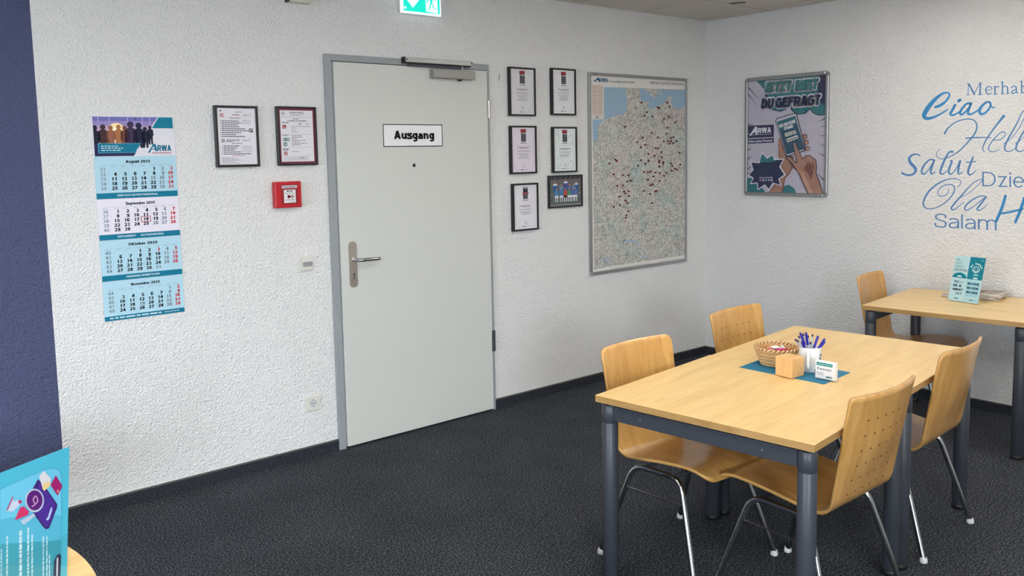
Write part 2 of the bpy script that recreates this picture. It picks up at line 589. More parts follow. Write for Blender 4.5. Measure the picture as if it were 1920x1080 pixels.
class Print:
    """flat print on a sheet: coloured shapes stacked a hair above each other"""

    def __init__(self, z0, tf=None):
        self.mb, self.z0 = MB(), z0
        self.tf = tf or (lambda x, y: (x, y))

    def z(self, layer):
        return self.z0 + layer * LAYER

    def poly(self, pts, rgb, layer=1, m=None):
        q = [self.tf(*p) for p in pts]
        a = sum(q[i][0] * q[(i + 1) % len(q)][1] - q[(i + 1) % len(q)][0] * q[i][1] for i in range(len(q)))
        if a < 0:
            q = q[::-1]
        self.mb.add([(x, y, self.z(layer)) for x, y in q], [list(range(len(q)))], m or print_mat(rgb))
        return self

    def rect(self, x0, y0, x1, y1, rgb, layer=1):
        return self.poly([(x0, y0), (x1, y0), (x1, y1), (x0, y1)], rgb, layer)

    def disc(self, x, y, r, rgb, layer=1, n=18, ry=None, a0=0, a1=2 * pi):
        full = abs(a1 - a0 - 2 * pi) < 1e-6
        k = n if full else n + 1
        return self.poly([(x + r * cos(a0 + (a1 - a0) * i / n), y + (ry or r) * sin(a0 + (a1 - a0) * i / n)) for i in range(k)], rgb, layer)

    def stroke(self, pts, w, rgb, layer=1, smooth=True, m=None):
        """a pen stroke along pts (input coordinates); w = width or widths in input units"""
        n = len(pts)
        ws = list(w) if isinstance(w, (list, tuple)) else [w] * n
        if len(ws) < n:
            ws = [ws[min(int(i * len(ws) / n), len(ws) - 1)] for i in range(n)]
        P, W = [], []
        if smooth and n > 2:
            for i in range(n - 1):
                p0, p1, p2, p3 = pts[max(i - 1, 0)], pts[i], pts[i + 1], pts[min(i + 2, n - 1)]
                for k in range(6):
                    t = k / 6
                    f = lambda a, b_, c, d: 0.5 * (2 * b_ + (c - a) * t + (2 * a - 5 * b_ + 4 * c - d) * t * t + (3 * b_ - a - 3 * c + d) * t ** 3)
                    P.append((f(p0[0], p1[0], p2[0], p3[0]), f(p0[1], p1[1], p2[1], p3[1])))
                    W.append(ws[i] + (ws[i + 1] - ws[i]) * t)
            P.append(pts[-1]); W.append(ws[-1])
        else:
            P, W = list(pts), ws
        vs = []
        for i, p in enumerate(P):
            a, b_ = P[max(i - 1, 0)], P[min(i + 1, len(P) - 1)]
            dx, dy = b_[0] - a[0], b_[1] - a[1]
            L = sqrt(dx * dx + dy * dy) or 1
            ox, oy = -dy / L * W[i] / 2, dx / L * W[i] / 2
            vs += [self.tf(p[0] + ox, p[1] + oy), self.tf(p[0] - ox, p[1] - oy)]
        mm = m or print_mat(rgb)
        fs = [(2 * i, 2 * i + 1, 2 * i + 3, 2 * i + 2) for i in range(len(P) - 1)]
        x = [vs[i] for i in fs[0]]
        if sum(x[i][0] * x[(i + 1) % 4][1] - x[(i + 1) % 4][0] * x[i][1] for i in range(4)) < 0:
            fs = [f[::-1] for f in fs]
        self.mb.add([(a, c, self.z(layer)) for a, c in vs], fs, mm)
        for e in (0, len(P) - 1):                     # round pen ends
            if W[e] > 0:
                self.poly([(P[e][0] + W[e] / 2 * cos(2 * pi * k / 10), P[e][1] + W[e] / 2 * sin(2 * pi * k / 10)) for k in range(10)], rgb, layer, mm)
        return self

    def text(self, s, x, y, h, rgb, layer=2, style='r', align='l', width=None, shear=0.0, track=0.0, m=None):
        """text with cap height h, baseline start (x, y); y grows upwards in the sheet"""
        return self.text_fit(s, (x, y), None, h, rgb, layer, style, align, width, shear, track, m)

    def text_fit(self, s, p0, p1, h, rgb, layer=2, style='r', align='l', width=None, shear=0.0, track=0.0, m=None, up=None):
        """with p1: baseline runs from p0 to p1 (input coordinates) and the text is fitted to that length"""
        gl, w = layout(s, style, track)
        a = self.tf(*p0)
        if p1 is not None:
            c = self.tf(*p1)
            ux, uy = (c[0] - a[0]) / w, (c[1] - a[1]) / w
            hp = self.tf(p0[0], p0[1] - h) if up is None else self.tf(p0[0] + up[0], p0[1] + up[1])
            vx, vy = hp[0] - a[0], hp[1] - a[1]
        else:
            sc = (width / w) if width else h
            o = {'l': 0, 'c': w / 2, 'r': w}[align] * sc
            a = self.tf(p0[0] - o, p0[1]); c = self.tf(p0[0] - o + sc * w, p0[1]); d = self.tf(p0[0] - o, p0[1] + h)
            ux, uy = (c[0] - a[0]) / w, (c[1] - a[1]) / w
            vx, vy = d[0] - a[0], d[1] - a[1]
        mm = m or print_mat(rgb)
        for vs, fs in gl:
            self.mb.add([(a[0] + ux * (X + shear * Y) + vx * Y, a[1] + uy * (X + shear * Y) + vy * Y, self.z(layer)) for X, Y in vs], fs, mm)
        return self

    def greek(self, x0, y, x1, h, rgb, layer=2, word=(3.0, 8.0), gap=1.2):
        """a line of writing too small to read: word-long dashes of letter height"""
        x, k = x0, abs(h)
        while x < x1:
            w = min(random.uniform(*word) * k, x1 - x)
            self.rect(x, y, x + w, y + h, rgb, layer)
            x += w + gap * k
        return self

    def build(self, name, parent, label=None):
        return self.mb.build(name, parent, label)


# ================================================================== THE SETTING
T = 0.12
fl = struct(MB().box((ROOM_X0 - T, ROOM_Y0 - T, -0.1), (T, T, 0), M_CARPET), 'floor', 'charcoal speckled carpet floor', 'floor')
BLUE_X = -4.645
struct(MB().box((BLUE_X, 0, 0), (T, T, CEIL + 0.1), M_WALL), 'wall_back', 'white textured plaster wall with the exit door', 'wall')
struct(MB().box((ROOM_X0 - T, 0, 0), (BLUE_X, T, CEIL + 0.1), M_BLUE), 'wall_blue', 'slate blue painted wall section at the far left', 'wall')
struct(MB().box((0, ROOM_Y0 - T, 0), (T, 0, CEIL + 0.1), M_WALL), 'wall_right', 'white textured plaster wall with blue greeting words', 'wall')
wf = MB()
wf.box((ROOM_X0, ROOM_Y0 - T, 0), (0, ROOM_Y0, WIN_Z[0]), M_WALL)
wf.box((ROOM_X0, ROOM_Y0 - T, WIN_Z[1]), (0, ROOM_Y0, CEIL + 0.1), M_WALL)
wf.box((ROOM_X0, ROOM_Y0 - T, WIN_Z[0]), (WIN_FRONT[0], ROOM_Y0, WIN_Z[1]), M_WALL)
wf.box((WIN_FRONT[1], ROOM_Y0 - T, WIN_Z[0]), (0, ROOM_Y0, WIN_Z[1]), M_WALL)
struct(wf, 'wall_front', 'white plaster window wall behind the viewer', 'wall')
wl = MB()
wl.box((ROOM_X0 - T, ROOM_Y0 - T, 0), (ROOM_X0, 0, WIN_Z[0]), M_WALL)
wl.box((ROOM_X0 - T, ROOM_Y0 - T, WIN_Z[1]), (ROOM_X0, 0, CEIL + 0.1), M_WALL)
wl.box((ROOM_X0 - T, ROOM_Y0 - T, WIN_Z[0]), (ROOM_X0, WIN_LEFT[0], WIN_Z[1]), M_WALL)
wl.box((ROOM_X0 - T, WIN_LEFT[1], WIN_Z[0]), (ROOM_X0, 0, WIN_Z[1]), M_WALL)
struct(wl, 'wall_left', 'white plaster window wall out of view on the left', 'wall')
for i, (ctr, hw, rz) in enumerate((((ROOM_X0 - 0.06, sum(WIN_LEFT) / 2), (WIN_LEFT[1] - WIN_LEFT[0]) / 2, 0), ((sum(WIN_FRONT) / 2, ROOM_Y0 - 0.06), (WIN_FRONT[1] - WIN_FRONT[0]) / 2, pi / 2))):
    w = tag(thing('window_%d' % (i + 1), None, None, (ctr[0], ctr[1], WIN_Z[0]), (0, 0, rz)), None, None, None, 'structure')
    hh = WIN_Z[1] - WIN_Z[0]
    f = MB()
    for q in ((-hw, -hw + 0.06), (-0.03, 0.03), (hw - 0.06, hw)):
        f.box((-0.03, q[0], 0), (0.03, q[1], hh), M_WHITE_PL)
    for q in ((-hw + 0.06, -0.03), (0.03, hw - 0.06)):
        f.box((-0.03, q[0], 0), (0.03, q[1], 0.06), M_WHITE_PL)
        f.box((-0.03, q[0], hh - 0.06), (0.03, q[1], hh), M_WHITE_PL)
    f.build('window_frame', w)
    for q in ((-hw + 0.06, -0.03), (0.03, hw - 0.06)):
        MB().box((-0.004, q[0], 0.06), (0.004, q[1], hh - 0.06), M_CLEAR).build('pane', w)

# skirting: carpet strip with a thin edge
DL, DR, DT_ = -3.2795, -2.1702, 2.1614                # door frame outer edges
SK = 0.061


def skirt(name, a, c):
    m = MB().box(a, (c[0], c[1], SK - 0.006), M_SKIRT)
    m.box((a[0], a[1], SK - 0.006), (c[0], c[1], SK), M_SKIRT_EDGE)
    struct(m, name, None, None)


skirt('baseboard_left', (ROOM_X0, -0.011, 0), (DL, 0, 0))
skirt('baseboard_back', (DR, -0.011, 0), (-0.011, 0, 0))
skirt('baseboard_right', (-0.011, ROOM_Y0, 0), (0, 0, 0))

# ceiling: tiles in a grid, light panels in some of the cells
ceil = struct(MB().box((ROOM_X0 - T, ROOM_Y0 - T, CEIL + 0.012), (T, T, CEIL + 0.1), M_CEIL_GAP), 'ceiling', 'grey white suspended ceiling of square tiles', 'ceiling')
PITCH_T = 0.625
gx = [0.0, -0.15]
while gx[-1] > ROOM_X0: gx.append(max(gx[-1] - PITCH_T, ROOM_X0))
gy = [0.0, -0.57]
while gy[-1] > ROOM_Y0: gy.append(max(gy[-1] - PITCH_T, ROOM_Y0))
LIGHT_CELLS = {(2, 3), (5, 3), (8, 3), (11, 3), (2, 6), (5, 6), (8, 6), (11, 6), (2, 9), (5, 9), (8, 9), (11, 9)}
tiles = {}
for i in range(len(gx) - 1):
    for j in range(len(gy) - 1):
        cx, cy = (gx[i] + gx[i + 1]) / 2, (gy[j] + gy[j + 1]) / 2
        w, d = gx[i] - gx[i + 1], gy[j] - gy[j + 1]
        if w < 0.02 or d < 0.02:
            continue
        if (i, j) in LIGHT_CELLS:
            t = thing('ceiling_light', 'square ceiling light panel out of view above', 'ceiling light', (cx, cy, CEIL), (0, 0, 0), 'square light panels in the tiled ceiling')
            f = MB()
            for s_ in (-1, 1):
                f.box((-w / 2 + 0.003, s_ * (d / 2 - 0.018) - 0.015, 0), (w / 2 - 0.003, s_ * (d / 2 - 0.018) + 0.015, 0.012), M_WHITE_PL)
                f.box((s_ * (w / 2 - 0.018) - 0.015, -d / 2 + 0.034, 0), (s_ * (w / 2 - 0.018) + 0.015, d / 2 - 0.034, 0.012), M_WHITE_PL)
            f.build('frame', t)
            em = mat('light_diffuser', (255, 255, 255), 0.6)
            eb = em.node_tree.nodes['Principled BSDF']
            eb.inputs['Emission Color'].default_value = PANEL_COLOR + (1,)
            eb.inputs['Emission Strength'].default_value = PANEL_STRENGTH
            MB().box((-w / 2 + 0.034, -d / 2 + 0.034, 0.003), (w / 2 - 0.034, d / 2 - 0.034, 0.010), em).build('diffuser', t)
            continue
        key = (round(w, 3), round(d, 3))
        if key not in tiles:
            g = 0.0075
            tiles[key] = MB().box((-w / 2 + g, -d / 2 + g, 0), (w / 2 - g, d / 2 - g, 0.0118), M_CEIL).mesh('ceiling_tile')
        o = bpy.data.objects.new('ceiling_tile', tiles[key])
        COL.objects.link(o)
        o.parent = ceil
        o.location = (cx, cy, CEIL)
p = px(1383, 5, 2, CEIL)
o = MB().prism([(0.055 * cos(a) * 1.0, 0.014 * sin(a)) for a in [2 * pi * k / 20 for k in range(20)]], -0.004, 0, M_BLACK_PL).build('ceiling_vent')
o.location = (p.x, p.y, CEIL)
o.rotation_euler = (0, 0, radians(-55))
tag(o, 'small dark oval vent slot in the ceiling tile near the corner', 'vent')

# ------------------------------------------------------------------ door
door = tag(thing('door_1', 'pale grey exit door in a grey steel frame', 'door', ((DL + DR) / 2, 0, 0)), None, None, None, 'structure')
HWD = (DR - DL) / 2
FD = 0.022                                            # frame stands proud of the plaster
JL, JR, JT = 0.042, 0.021, 0.036
MB().box((-HWD, -FD, 0), (-HWD + JL, 0, DT_), M_JAMB, 0.003).build('door_jamb', door, 'grey steel door jamb')
MB().box((HWD - JR, -FD, 0), (HWD, 0, DT_), M_JAMB, 0.003).build('door_jamb', door, 'grey steel door jamb')
MB().box((-HWD + JL, -FD, DT_ - JT), (HWD - JR, 0, DT_), M_JAMB, 0.003).build('door_head', door, 'grey steel door head')
MB().box((-HWD + JL, -0.004, 0), (HWD - JR, 0, DT_ - JT), M_BLACK_PL).build('door_rebate', door)
LX0, LX1, LZ1 = -HWD + JL + 0.004, HWD - JR - 0.003, DT_ - JT - 0.004
leaf = MB().box((LX0, -0.032, 0.012), (LX1, -0.006, LZ1), M_LEAF, 0.003).build('door_leaf', door, 'pale grey flush door leaf')
for u, v, rgb in ((912, 205, None), (922, 640, 1)):
    p = px(u, v, 1, -0.034)
    x = HWD - JR + 0.004
    h = 0.105 if rgb is None else 0.13
    mm = M_ALU_D if rgb is None else M_STEEL_DK
    m = MB()
    for k in range(3):
        m.lathe([(0.0085, h * (k / 3 - 0.5) + 0.001), (0.0085, h * ((k + 1) / 3 - 0.5) - 0.001)], mm, 12)
    m.box((-0.012, 0.004, -h / 2), (0.016, 0.012, h / 2), mm)
    o = m.build('hinge', door)
    o.location = (x, -0.036, p.z)
# long plate, lever handle and lock
A = OnA((DL + DR) / 2, 0, 0.036)
x0, z1 = A(653, 453); x1, z0 = A(671, 538)
pc, hw = (x0 + x1) / 2, 0.024
out = [(pc + hw * cos(a), z1 - hw + hw * sin(a)) for a in [pi * k / 10 for k in range(11)]] + \
      [(pc + hw * cos(a), z0 + hw + hw * sin(a)) for a in [pi + pi * k / 10 for k in range(11)]]
m = MB().prism(out, 0, 0.008, M_ALU_D)
pl = m.build('handle_plate', door, 'brushed steel long door plate')
pl.rotation_euler = ROT_A; pl.location = (0, -0.032, 0)
hx, hz = A(664, 487)
path = [(hx, hz, 0.008), (hx, hz, 0.04), (hx + 0.006, hz, 0.052), (hx + 0.018, hz, 0.058), (hx + 0.06, hz, 0.058), (hx + 0.118, hz - 0.001, 0.058), (hx + 0.130, hz - 0.001, 0.056), (hx + 0.134, hz - 0.001, 0.048)]
hl = MB().tube(path, 0.0095, M_CHROME, 12).lathe([(0.016, 0.008), (0.016, 0.012)], M_ALU_D, 16, (hx, hz, 0)).build('lever', pl, 'chrome lever handle')
kx, kz = A(663, 516)
MB().lathe([(0.008, 0.008), (0.008, 0.0105)], M_CHROME, 14, (kx, kz + 0.006, 0)).box((kx - 0.0045, kz - 0.022, 0.008), (kx + 0.0045, kz + 0.004, 0.0105), M_CHROME).box((kx - 0.0015, kz, 0.0105), (kx + 0.0015, kz + 0.011, 0.011), M_BLACK_PL).build('lock_cylinder', pl)
# spy hole / screw in the leaf
x, z = A(777, 310)
o = MB().lathe([(0.010, 0), (0.010, 0.003), (0.005, 0.004)], M_BLACK_PL, 12).build('door_peephole', door, 'small dark peephole')
o.rotation_euler = ROT_A; o.location = (x, -0.032, z)
# door closer: body on the leaf, slide rail on the frame, arm between
A6 = OnA((DL + DR) / 2, 0, 0.07)
bx0, bz1 = A6(812, 128); bx1, _ = A6(890, 132); _, bz0 = A6(890, 150)
cl = MB().box((bx0, -0.078, bz0), (bx1, -0.032, bz1 - 0.002), M_CLOSER, 0.004)
cb = cl.build('door_closer', door, 'silver door closer body')
kx, _ = A6(865, 149)
MB().lathe([(0.012, -0.010), (0.014, 0)], M_BLACK_PL, 14, (kx, -0.055, bz0)).build('closer_cap', cb)
A5 = OnA((DL + DR) / 2, 0, 0.05)
rx0, rz1 = A5(757, 107); rx1, _ = A5(886, 116)
rz0 = rz1 - 0.026
rl = MB().box((rx0 + 0.012, -0.052, rz0), (rx1, -FD, rz1), M_ALU, 0.002)
rl = rl.build('closer_rail', door, 'silver slide rail of the door closer')
MB().box((rx0, -0.053, rz0 - 0.006), (rx0 + 0.012, -FD, rz1 + 0.003), M_BLACK_PL, 0.002).build('rail_end_cap', rl)
for xx in (rx0 + 0.02, rx1 - 0.008):
    o = MB().lathe([(0.0045, 0), (0.0045, 0.0012)], M_BLACK_PL, 10).build('screw', rl)
    o.rotation_euler = ROT_A; o.location = (xx, -0.052, (rz0 + rz1) / 2 + 0.002)
MB().box((rx0 + 0.014, -0.048, rz0 - 0.007), (rx1 - 0.014, -0.03, rz0), M_BLACK_PL).build('rail_slot', rl)
ax1, _ = A5(866, 128)
arm = MB().box((rx0 + 0.03, -0.060, rz0 - 0.022), (ax1, -0.036, rz0 - 0.010), M_STEEL_DK, 0.002)
arm = arm.build('closer_arm', door)
MB().lathe([(0.010, rz0 - 0.026), (0.010, rz0 - 0.008)], M_CHROME, 14, (ax1, -0.05, 0)).build('arm_pivot', arm)

# Ausgang sign on the leaf
A = OnA(-2.72, 1.73, 0.033)
t = thing('door_sign', 'white plate reading Ausgang with a black border on the door', 'sign', (-2.72, -0.032, 1.73), ROT_A)
c = [A(717, 232), A(829, 234), A(830, 275), A(719, 275)]
X0, X1 = (c[0][0] + c[3][0]) / 2, (c[1][0] + c[2][0]) / 2
Y0, Y1 = (c[2][1] + c[3][1]) / 2, (c[0][1] + c[1][1]) / 2
MB().box((X0, Y0, 0), (X1, Y1, 0.002), mat('sign_white', (236, 236, 238), 0.4)).build('plate', t)
P = Print(0.002)
bw = 0.005
for q in ((X0, Y0, X1, Y0 + bw), (X0, Y1 - bw, X1, Y1), (X0, Y0 + bw, X0 + bw, Y1 - bw), (X1 - bw, Y0 + bw, X1, Y1 - bw)):
    P.rect(*q, (14, 14, 24))
wtx = (X1 - X0)
P.text('Ausgang', X0 + wtx * 0.175, Y0 + (Y1 - Y0) * 0.34, (Y1 - Y0) * 0.37, (10, 10, 14), style='h', width=wtx * 0.67)
P.build('lettering', t, 'black lettering Ausgang')

# ================================================================== ON THE DOOR WALL
# calendar
CX0, CX1, CZ0, CZ1 = -4.4344, -4.0746, 0.883, 1.8201
cw, ch = CX1 - CX0, CZ1 - CZ0
cal = thing('wall_calendar', 'four month wall calendar with teal bands and office photo header', 'calendar', (CX0, 0, CZ0), ROT_A)
fr = [0, 0.196, 0.402, 0.603, 0.804, 1.0]
TEAL, PALE, WHITE = (6, 116, 146), (176, 214, 230), (230, 226, 238)
MB().box((0.004, 0.004, 0.0005), (cw - 0.004, ch - 0.004, 0.002), mat('card', (214, 222, 226), 0.7)).build('backing_card', cal)


def sheet(i, rgb):
    y1, y0 = ch * (1 - fr[i]), ch * (1 - fr[i + 1])
    o = MB().box((0, y0 + 0.001, 0.002), (cw, y1 - 0.001, 0.0046), print_mat(rgb))
    return o, y0 + 0.001, y1 - 0.001


def holes(P, y, rgb, n=38):
    for k in range(n):
        x = cw * (k + 0.7) / (n + 0.4)
        P.rect(x - 0.0018, y - 0.003, x + 0.0018, y + 0.003, rgb, 4)


o, y0, y1 = sheet(0, (224, 222, 230))
hs = o.build('header_sheet', cal, 'calendar header with backlit office people')
P = Print(0.0046, lambda u, v: (min(max(u, 0.012), 0.99) * cw, y0 + (1 - v) * (y1 - y0)))
cut = lambda v: 0.80 - 0.325 * v                      # diagonal between picture and white
SKY = [(112, 112, 178), (150, 136, 190), (186, 158, 190), (216, 188, 186), (236, 216, 196), (238, 222, 208), (206, 190, 200), (60, 62, 104)]
for k in range(8):
    a, c = k / 8, (k + 1) / 8
    P.poly([(0.012, a + (0.02 if k == 0 else 0)), (cut(a), a + (0.02 if k == 0 else 0)), (cut(c), c), (0.012, c)], SKY[k])
for x in (0.07, 0.2, 0.42, 0.6, 0.69):
    P.poly([(x, 0.02), (x + 0.012, 0.02), (x + 0.012, 0.3), (x, 0.3)], (170, 160, 206), 2)
for r, rgb in ((0.10, (250, 224, 170)), (0.065, (253, 238, 190)), (0.035, (255, 250, 226))):
    P.disc(0.285, 0.36, r, rgb, 2 + (0.10 - r) * 6, ry=r * 1.9)
P.rect(0.03, 0.53, cut(0.55), 0.55, (66, 62, 96), 2.8)


def figure(x, top, s, rgb, bag=False, stride=0.0, layer=3.0):
    hr = 0.028 * s
    P.disc(x, top + hr * 1.9, hr, rgb, layer, 12, hr * 2.0)
    b0, b1, lg = top + hr * 3.6, top + 0.36 * s, min(top + 0.66 * s, 0.80)
    P.poly([(x - 0.016 * s, b0), (x + 0.016 * s, b0), (x + 0.050 * s, b0 + 0.05 * s), (x + 0.056 * s, b1 - 0.02), (x + 0.040 * s, b1),
            (x + 0.036 * s + stride, lg), (x + 0.010 * s + stride, lg), (x + 0.002, b1 + 0.06 * s), (x - 0.012 * s - stride, lg),
            (x - 0.038 * s - stride, lg), (x - 0.040 * s, b1), (x - 0.056 * s, b1 - 0.02), (x - 0.050 * s, b0 + 0.05 * s)], rgb, layer)
    if bag:
        P.rect(x - 0.06 * s, b1 + 0.02, x - 0.02 * s, b1 + 0.12, rgb, layer)


figure(0.028, 0.235, 1.15, (26, 30, 52)); figure(0.125, 0.215, 1.15, (66, 44, 48)); figure(0.215, 0.24, 1.0, (150, 96, 74), True)
figure(0.31, 0.22, 1.0, (170, 110, 66), stride=0.004); figure(0.385, 0.245, 1.05, (120, 72, 64)); figure(0.455, 0.135, 1.45, (60, 50, 80))
figure(0.555, 0.165, 1.35, (28, 34, 64)); figure(0.63, 0.27, 0.9, (26, 30, 52)); figure(0.695, 0.24, 0.72, (26, 30, 52))
P.poly([(0.012, 0.68), (0.055, 0.68), (0.055, 0.93), (0.012, 0.985)], (36, 40, 84), 3.6)
P.poly([(0.012, 0.92), (cut(0.92), 0.92), (cut(0.985), 0.985), (0.012, 0.985)], (36, 40, 84), 3.6)
P.poly([(0.055, 0.68), (cut(0.68) - 0.01, 0.68), (cut(0.92) - 0.006, 0.92), (0.055, 0.92)], (96, 176, 200), 4)
P.poly([(0.062, 0.69), (cut(0.69) - 0.016, 0.69), (cut(0.91) - 0.013, 0.91), (0.062, 0.91)], TEAL, 5)
for k, (w, yy) in enumerate(((0.20, 0.76), (0.27, 0.81), (0.23, 0.865))):
    P.greek(0.09, yy, 0.09 + w, -0.022, (196, 226, 236), 6, (0.9, 2.4), 0.5)
P.poly([(0.81, 0.02), (0.985, 0.02), (0.985, 0.30), (0.72, 0.30)], (0, 122, 148), 3)
P.poly([(0.648, 0.925), (0.675, 0.925), (0.70, 0.84), (0.755, 0.84), (0.757, 0.82), (0.70, 0.82), (0.73, 0.755), (0.745, 0.885), (0.772, 0.885), (0.752, 0.70), (0.725, 0.70)], TEAL, 3)
P.text_fit('RWA', (0.772, 0.885), (0.945, 0.885), 0.155, TEAL, 3, 'h')
P.rect(0.70, 0.915, 0.95, 0.922, (200, 60, 70), 3)
P.greek(0.71, 0.945, 0.94, -0.018, (150, 110, 130), 3, (1.2, 2.5), 0.3)
holes(P, y0 + 0.003, (90, 104, 128))
P.build('header_print', hs)
P2 = Print(0.0046)
P2.disc(cw * 0.52, y1 - 0.012, 0.004, (60, 60, 80), 4, 12)
P2.build('hang_hole', hs)

MONTHS = [('August 2025', 4, 31, 31, {15}, set(), 'EINFACH GUTES PERSONAL.', PALE),
          ('September 2025', 0, 30, 36, {26}, set(), 'ZEITARBEIT     OUTSOURCING', WHITE),
          ('Oktober 2025', 2, 31, 40, {31}, {3}, 'PERSONALVERMITTLUNG', PALE),
          ('November 2025', 5, 30, 44, {19}, set(), None, PALE)]
COLX = [0.09, 0.22, 0.34, 0.46, 0.575, 0.695, 0.805, 0.917]
for i, (title, first, nd, wk, grey, red, band, rgb) in enumerate(MONTHS):
    mb, y0, y1 = sheet(i + 1, rgb)
    so = mb.build('month_sheet', cal, 'calendar sheet for ' + title)
    hgt = y1 - y0
    P = Print(0.0046, lambda u, v, y0=y0, hgt=hgt: (u * cw, y0 + (1 - v) * hgt))
    bt = 0.862 if band else 0.885
    P.rect(0, bt, 1, 1.0, TEAL)
    if band:
        P.text_fit(band, (0.5 - 0.011 * len(band), 0.948), (0.5 + 0.011 * len(band), 0.948), 0.045, (206, 230, 238), 3, 'b')
        holes(P, y0 + 0.004, (206, 230, 238))
    else:
        P.greek(0.06, 0.955, 0.70, -0.032, (206, 230, 238), 3, (1.0, 4.0), 0.5)
        P.text_fit('www.arwa.de', (0.74, 0.958), (0.93, 0.958), 0.045, (206, 230, 238), 3, 'r')
    tw = 0.30 if i == 0 else 0.36
    P.text_fit(title, (0.52 - tw / 2, 0.155), (0.52 + tw / 2, 0.155), 0.068, (22, 28, 40), 2, 'h')
    for x in COLX:
        P.rect(x - 0.03, 0.225, x + 0.03, 0.232, (120, 140, 152), 2)
    P.rect(0.06, 0.195, 0.95, 0.199, (150, 170, 182), 2)
    for x in COLX[:-1]:
        P.rect(x + 0.062, 0.25, x + 0.0635, 0.84, (158, 192, 206) if rgb == PALE else (206, 204, 216), 1.5)
    rowy = lambda r: 0.345 + 0.112 * r

    def num(s, col, r, c):
        w = 0.066 if len(s) == 2 else 0.031
        xr = COLX[col] + 0.033
        P.text_fit(s, (xr - w, rowy(r)), (xr, rowy(r)), 0.082, c, 2.5, 'h' if col else 'b')
    rows = (first + nd + 6) // 7
    for r in range(min(rows, 5)):
        num(str(wk + r), 0, r, (128, 146, 156))
    for d in range(1, nd + 1):
        k = first + d - 1
        r, c = divmod(k, 7)
        colr = (206, 40, 60) if (c == 6 or d in red) else (128, 140, 150) if (c == 5 or d in grey) else (16, 18, 26)
        num(str(d), c + 1, r, colr)
    if i == 1:                                        # red frame of the day marker on the 18th
        cx, cy = COLX[4], rowy(2) - 0.04
        for q in ((-0.062, -0.072, 0.062, -0.058), (-0.062, 0.058, 0.062, 0.072), (-0.062, -0.058, -0.054, 0.058), (0.054, -0.058, 0.062, 0.058)):
            P.rect(cx + q[0], cy + q[1], cx + q[2], cy + q[3], (178, 30, 48), 5)
    P.build('month_print', so)


# picture frames -----------------------------------------------------
def frame(name, label, cat, corners, depth=0.026, border=0.012, mount=None, paper=(226, 224, 230), group=None, dfront=None):
    """corners: pixel TL, TR, BR, BL of the frame front; returns thing, sheet size and a Print in sheet fractions"""
    A = OnA(0, 0, depth)
    q = [A(*c) for c in corners]
    W0 = OnA(0, 0, 0)                                 # the left outline is the frame's back edge on the wall
    X0, X1 = (W0(*corners[0])[0] + W0(*corners[3])[0]) / 2, (q[1][0] + q[2][0]) / 2
    Y0, Y1 = q[2][1], q[1][1]
    w, h = X1 - X0, Y1 - Y0
    t = thing(name, label, cat, (X0, 0, Y0), ROT_A, group)
    b = border
    for a, c in (((0, 0), (w, b)), ((0, h - b), (w, h)), ((0, b), (b, h - b)), ((w - b, b), (w, h - b))):
        MB().box((a[0], a[1], 0.0005), (c[0], c[1], depth), M_BLACK_FR, 0.0012).build('frame_rail', t)
    MB().box((b, b, 0.0005), (w - b, h - b, depth - 0.008), print_mat(paper)).build('sheet', t)
    iw, ih = w - 2 * b, h - 2 * b
    P = Print(depth - 0.008, lambda u, v: (b + u * iw, b + (1 - v) * ih))
    return t, P, iw, ih


INK, INK2, GR = (60, 60, 76), (112, 112, 126), (150, 150, 162)
t, P, iw, ih = frame('framed_notice', 'black framed notice sheet with handwritten room numbers beside the calendar', 'notice', ((397.4, 197), (482.8, 199), (488.6, 312), (405, 315)))
P.rect(0.09, 0.095, 0.175, 0.155, (176, 60, 58)); P.rect(0.115, 0.10, 0.13, 0.15, (236, 220, 220), 2); P.rect(0.145, 0.105, 0.165, 0.145, (236, 220, 220), 2)
P.disc(0.10, 0.05, 0.018, (24, 24, 36), ry=0.014)
P.greek(0.48, 0.075, 0.66, -0.012, INK2); P.greek(0.40, 0.125, 0.60, -0.014, (150, 70, 70))
P.text_fit('Raum 112', (0.68, 0.135), (0.88, 0.135), 0.032, (66, 66, 90)); P.rect(0.08, 0.165, 0.96, 0.168, (176, 110, 116))
P.text_fit('Ruhe bewahren!', (0.34, 0.185), (0.60, 0.185), 0.018, INK, 2, 'b')
for k in range(9):
    y = 0.235 + 0.034 * k
    P.greek(0.075, y, 0.095, -0.012, INK); P.greek(0.11, y, 0.11 + (0.45, 0.5, 0.42, 0.46, 0.62, 0.70, 0.5, 0.36, 0.6)[k], -0.014, INK, 2, (3, 6), 0.7)
for k in range(4):
    P.greek(0.64, 0.215 + 0.022 * k, 0.86, -0.008, GR)
P.rect(0.82, 0.36, 0.92, 0.425, (40, 48, 52)); P.rect(0.84, 0.372, 0.86, 0.415, (230, 230, 230), 2); P.rect(0.88, 0.372, 0.90, 0.40, (230, 230, 230), 2)
P.rect(0.08, 0.53, 0.94, 0.532, GR)
P.rect(0.10, 0.55, 0.165, 0.60, (34, 40, 46)); P.disc(0.133, 0.575, 0.018, (236, 236, 236), 2, ry=0.014)
P.text_fit('Raum 112', (0.64, 0.585), (0.84, 0.585), 0.030, (66, 66, 90)); P.greek(0.21, 0.57, 0.55, -0.012, INK); P.greek(0.21, 0.595, 0.40, -0.012, INK)
P.text_fit('Ruhe bewahren!', (0.36, 0.63), (0.62, 0.63), 0.018, INK, 2, 'b')
for k in range(5):
    P.greek(0.09, 0.675 + 0.036 * k, 0.11, -0.012, INK); P.greek(0.13, 0.675 + 0.036 * k, 0.13 + (0.42, 0.36, 0.30, 0.46, 0.72)[k], -0.014, INK, 2, (3, 6), 0.7)
    P.greek(0.62, 0.68 + 0.025 * k, 0.88, -0.008, GR)
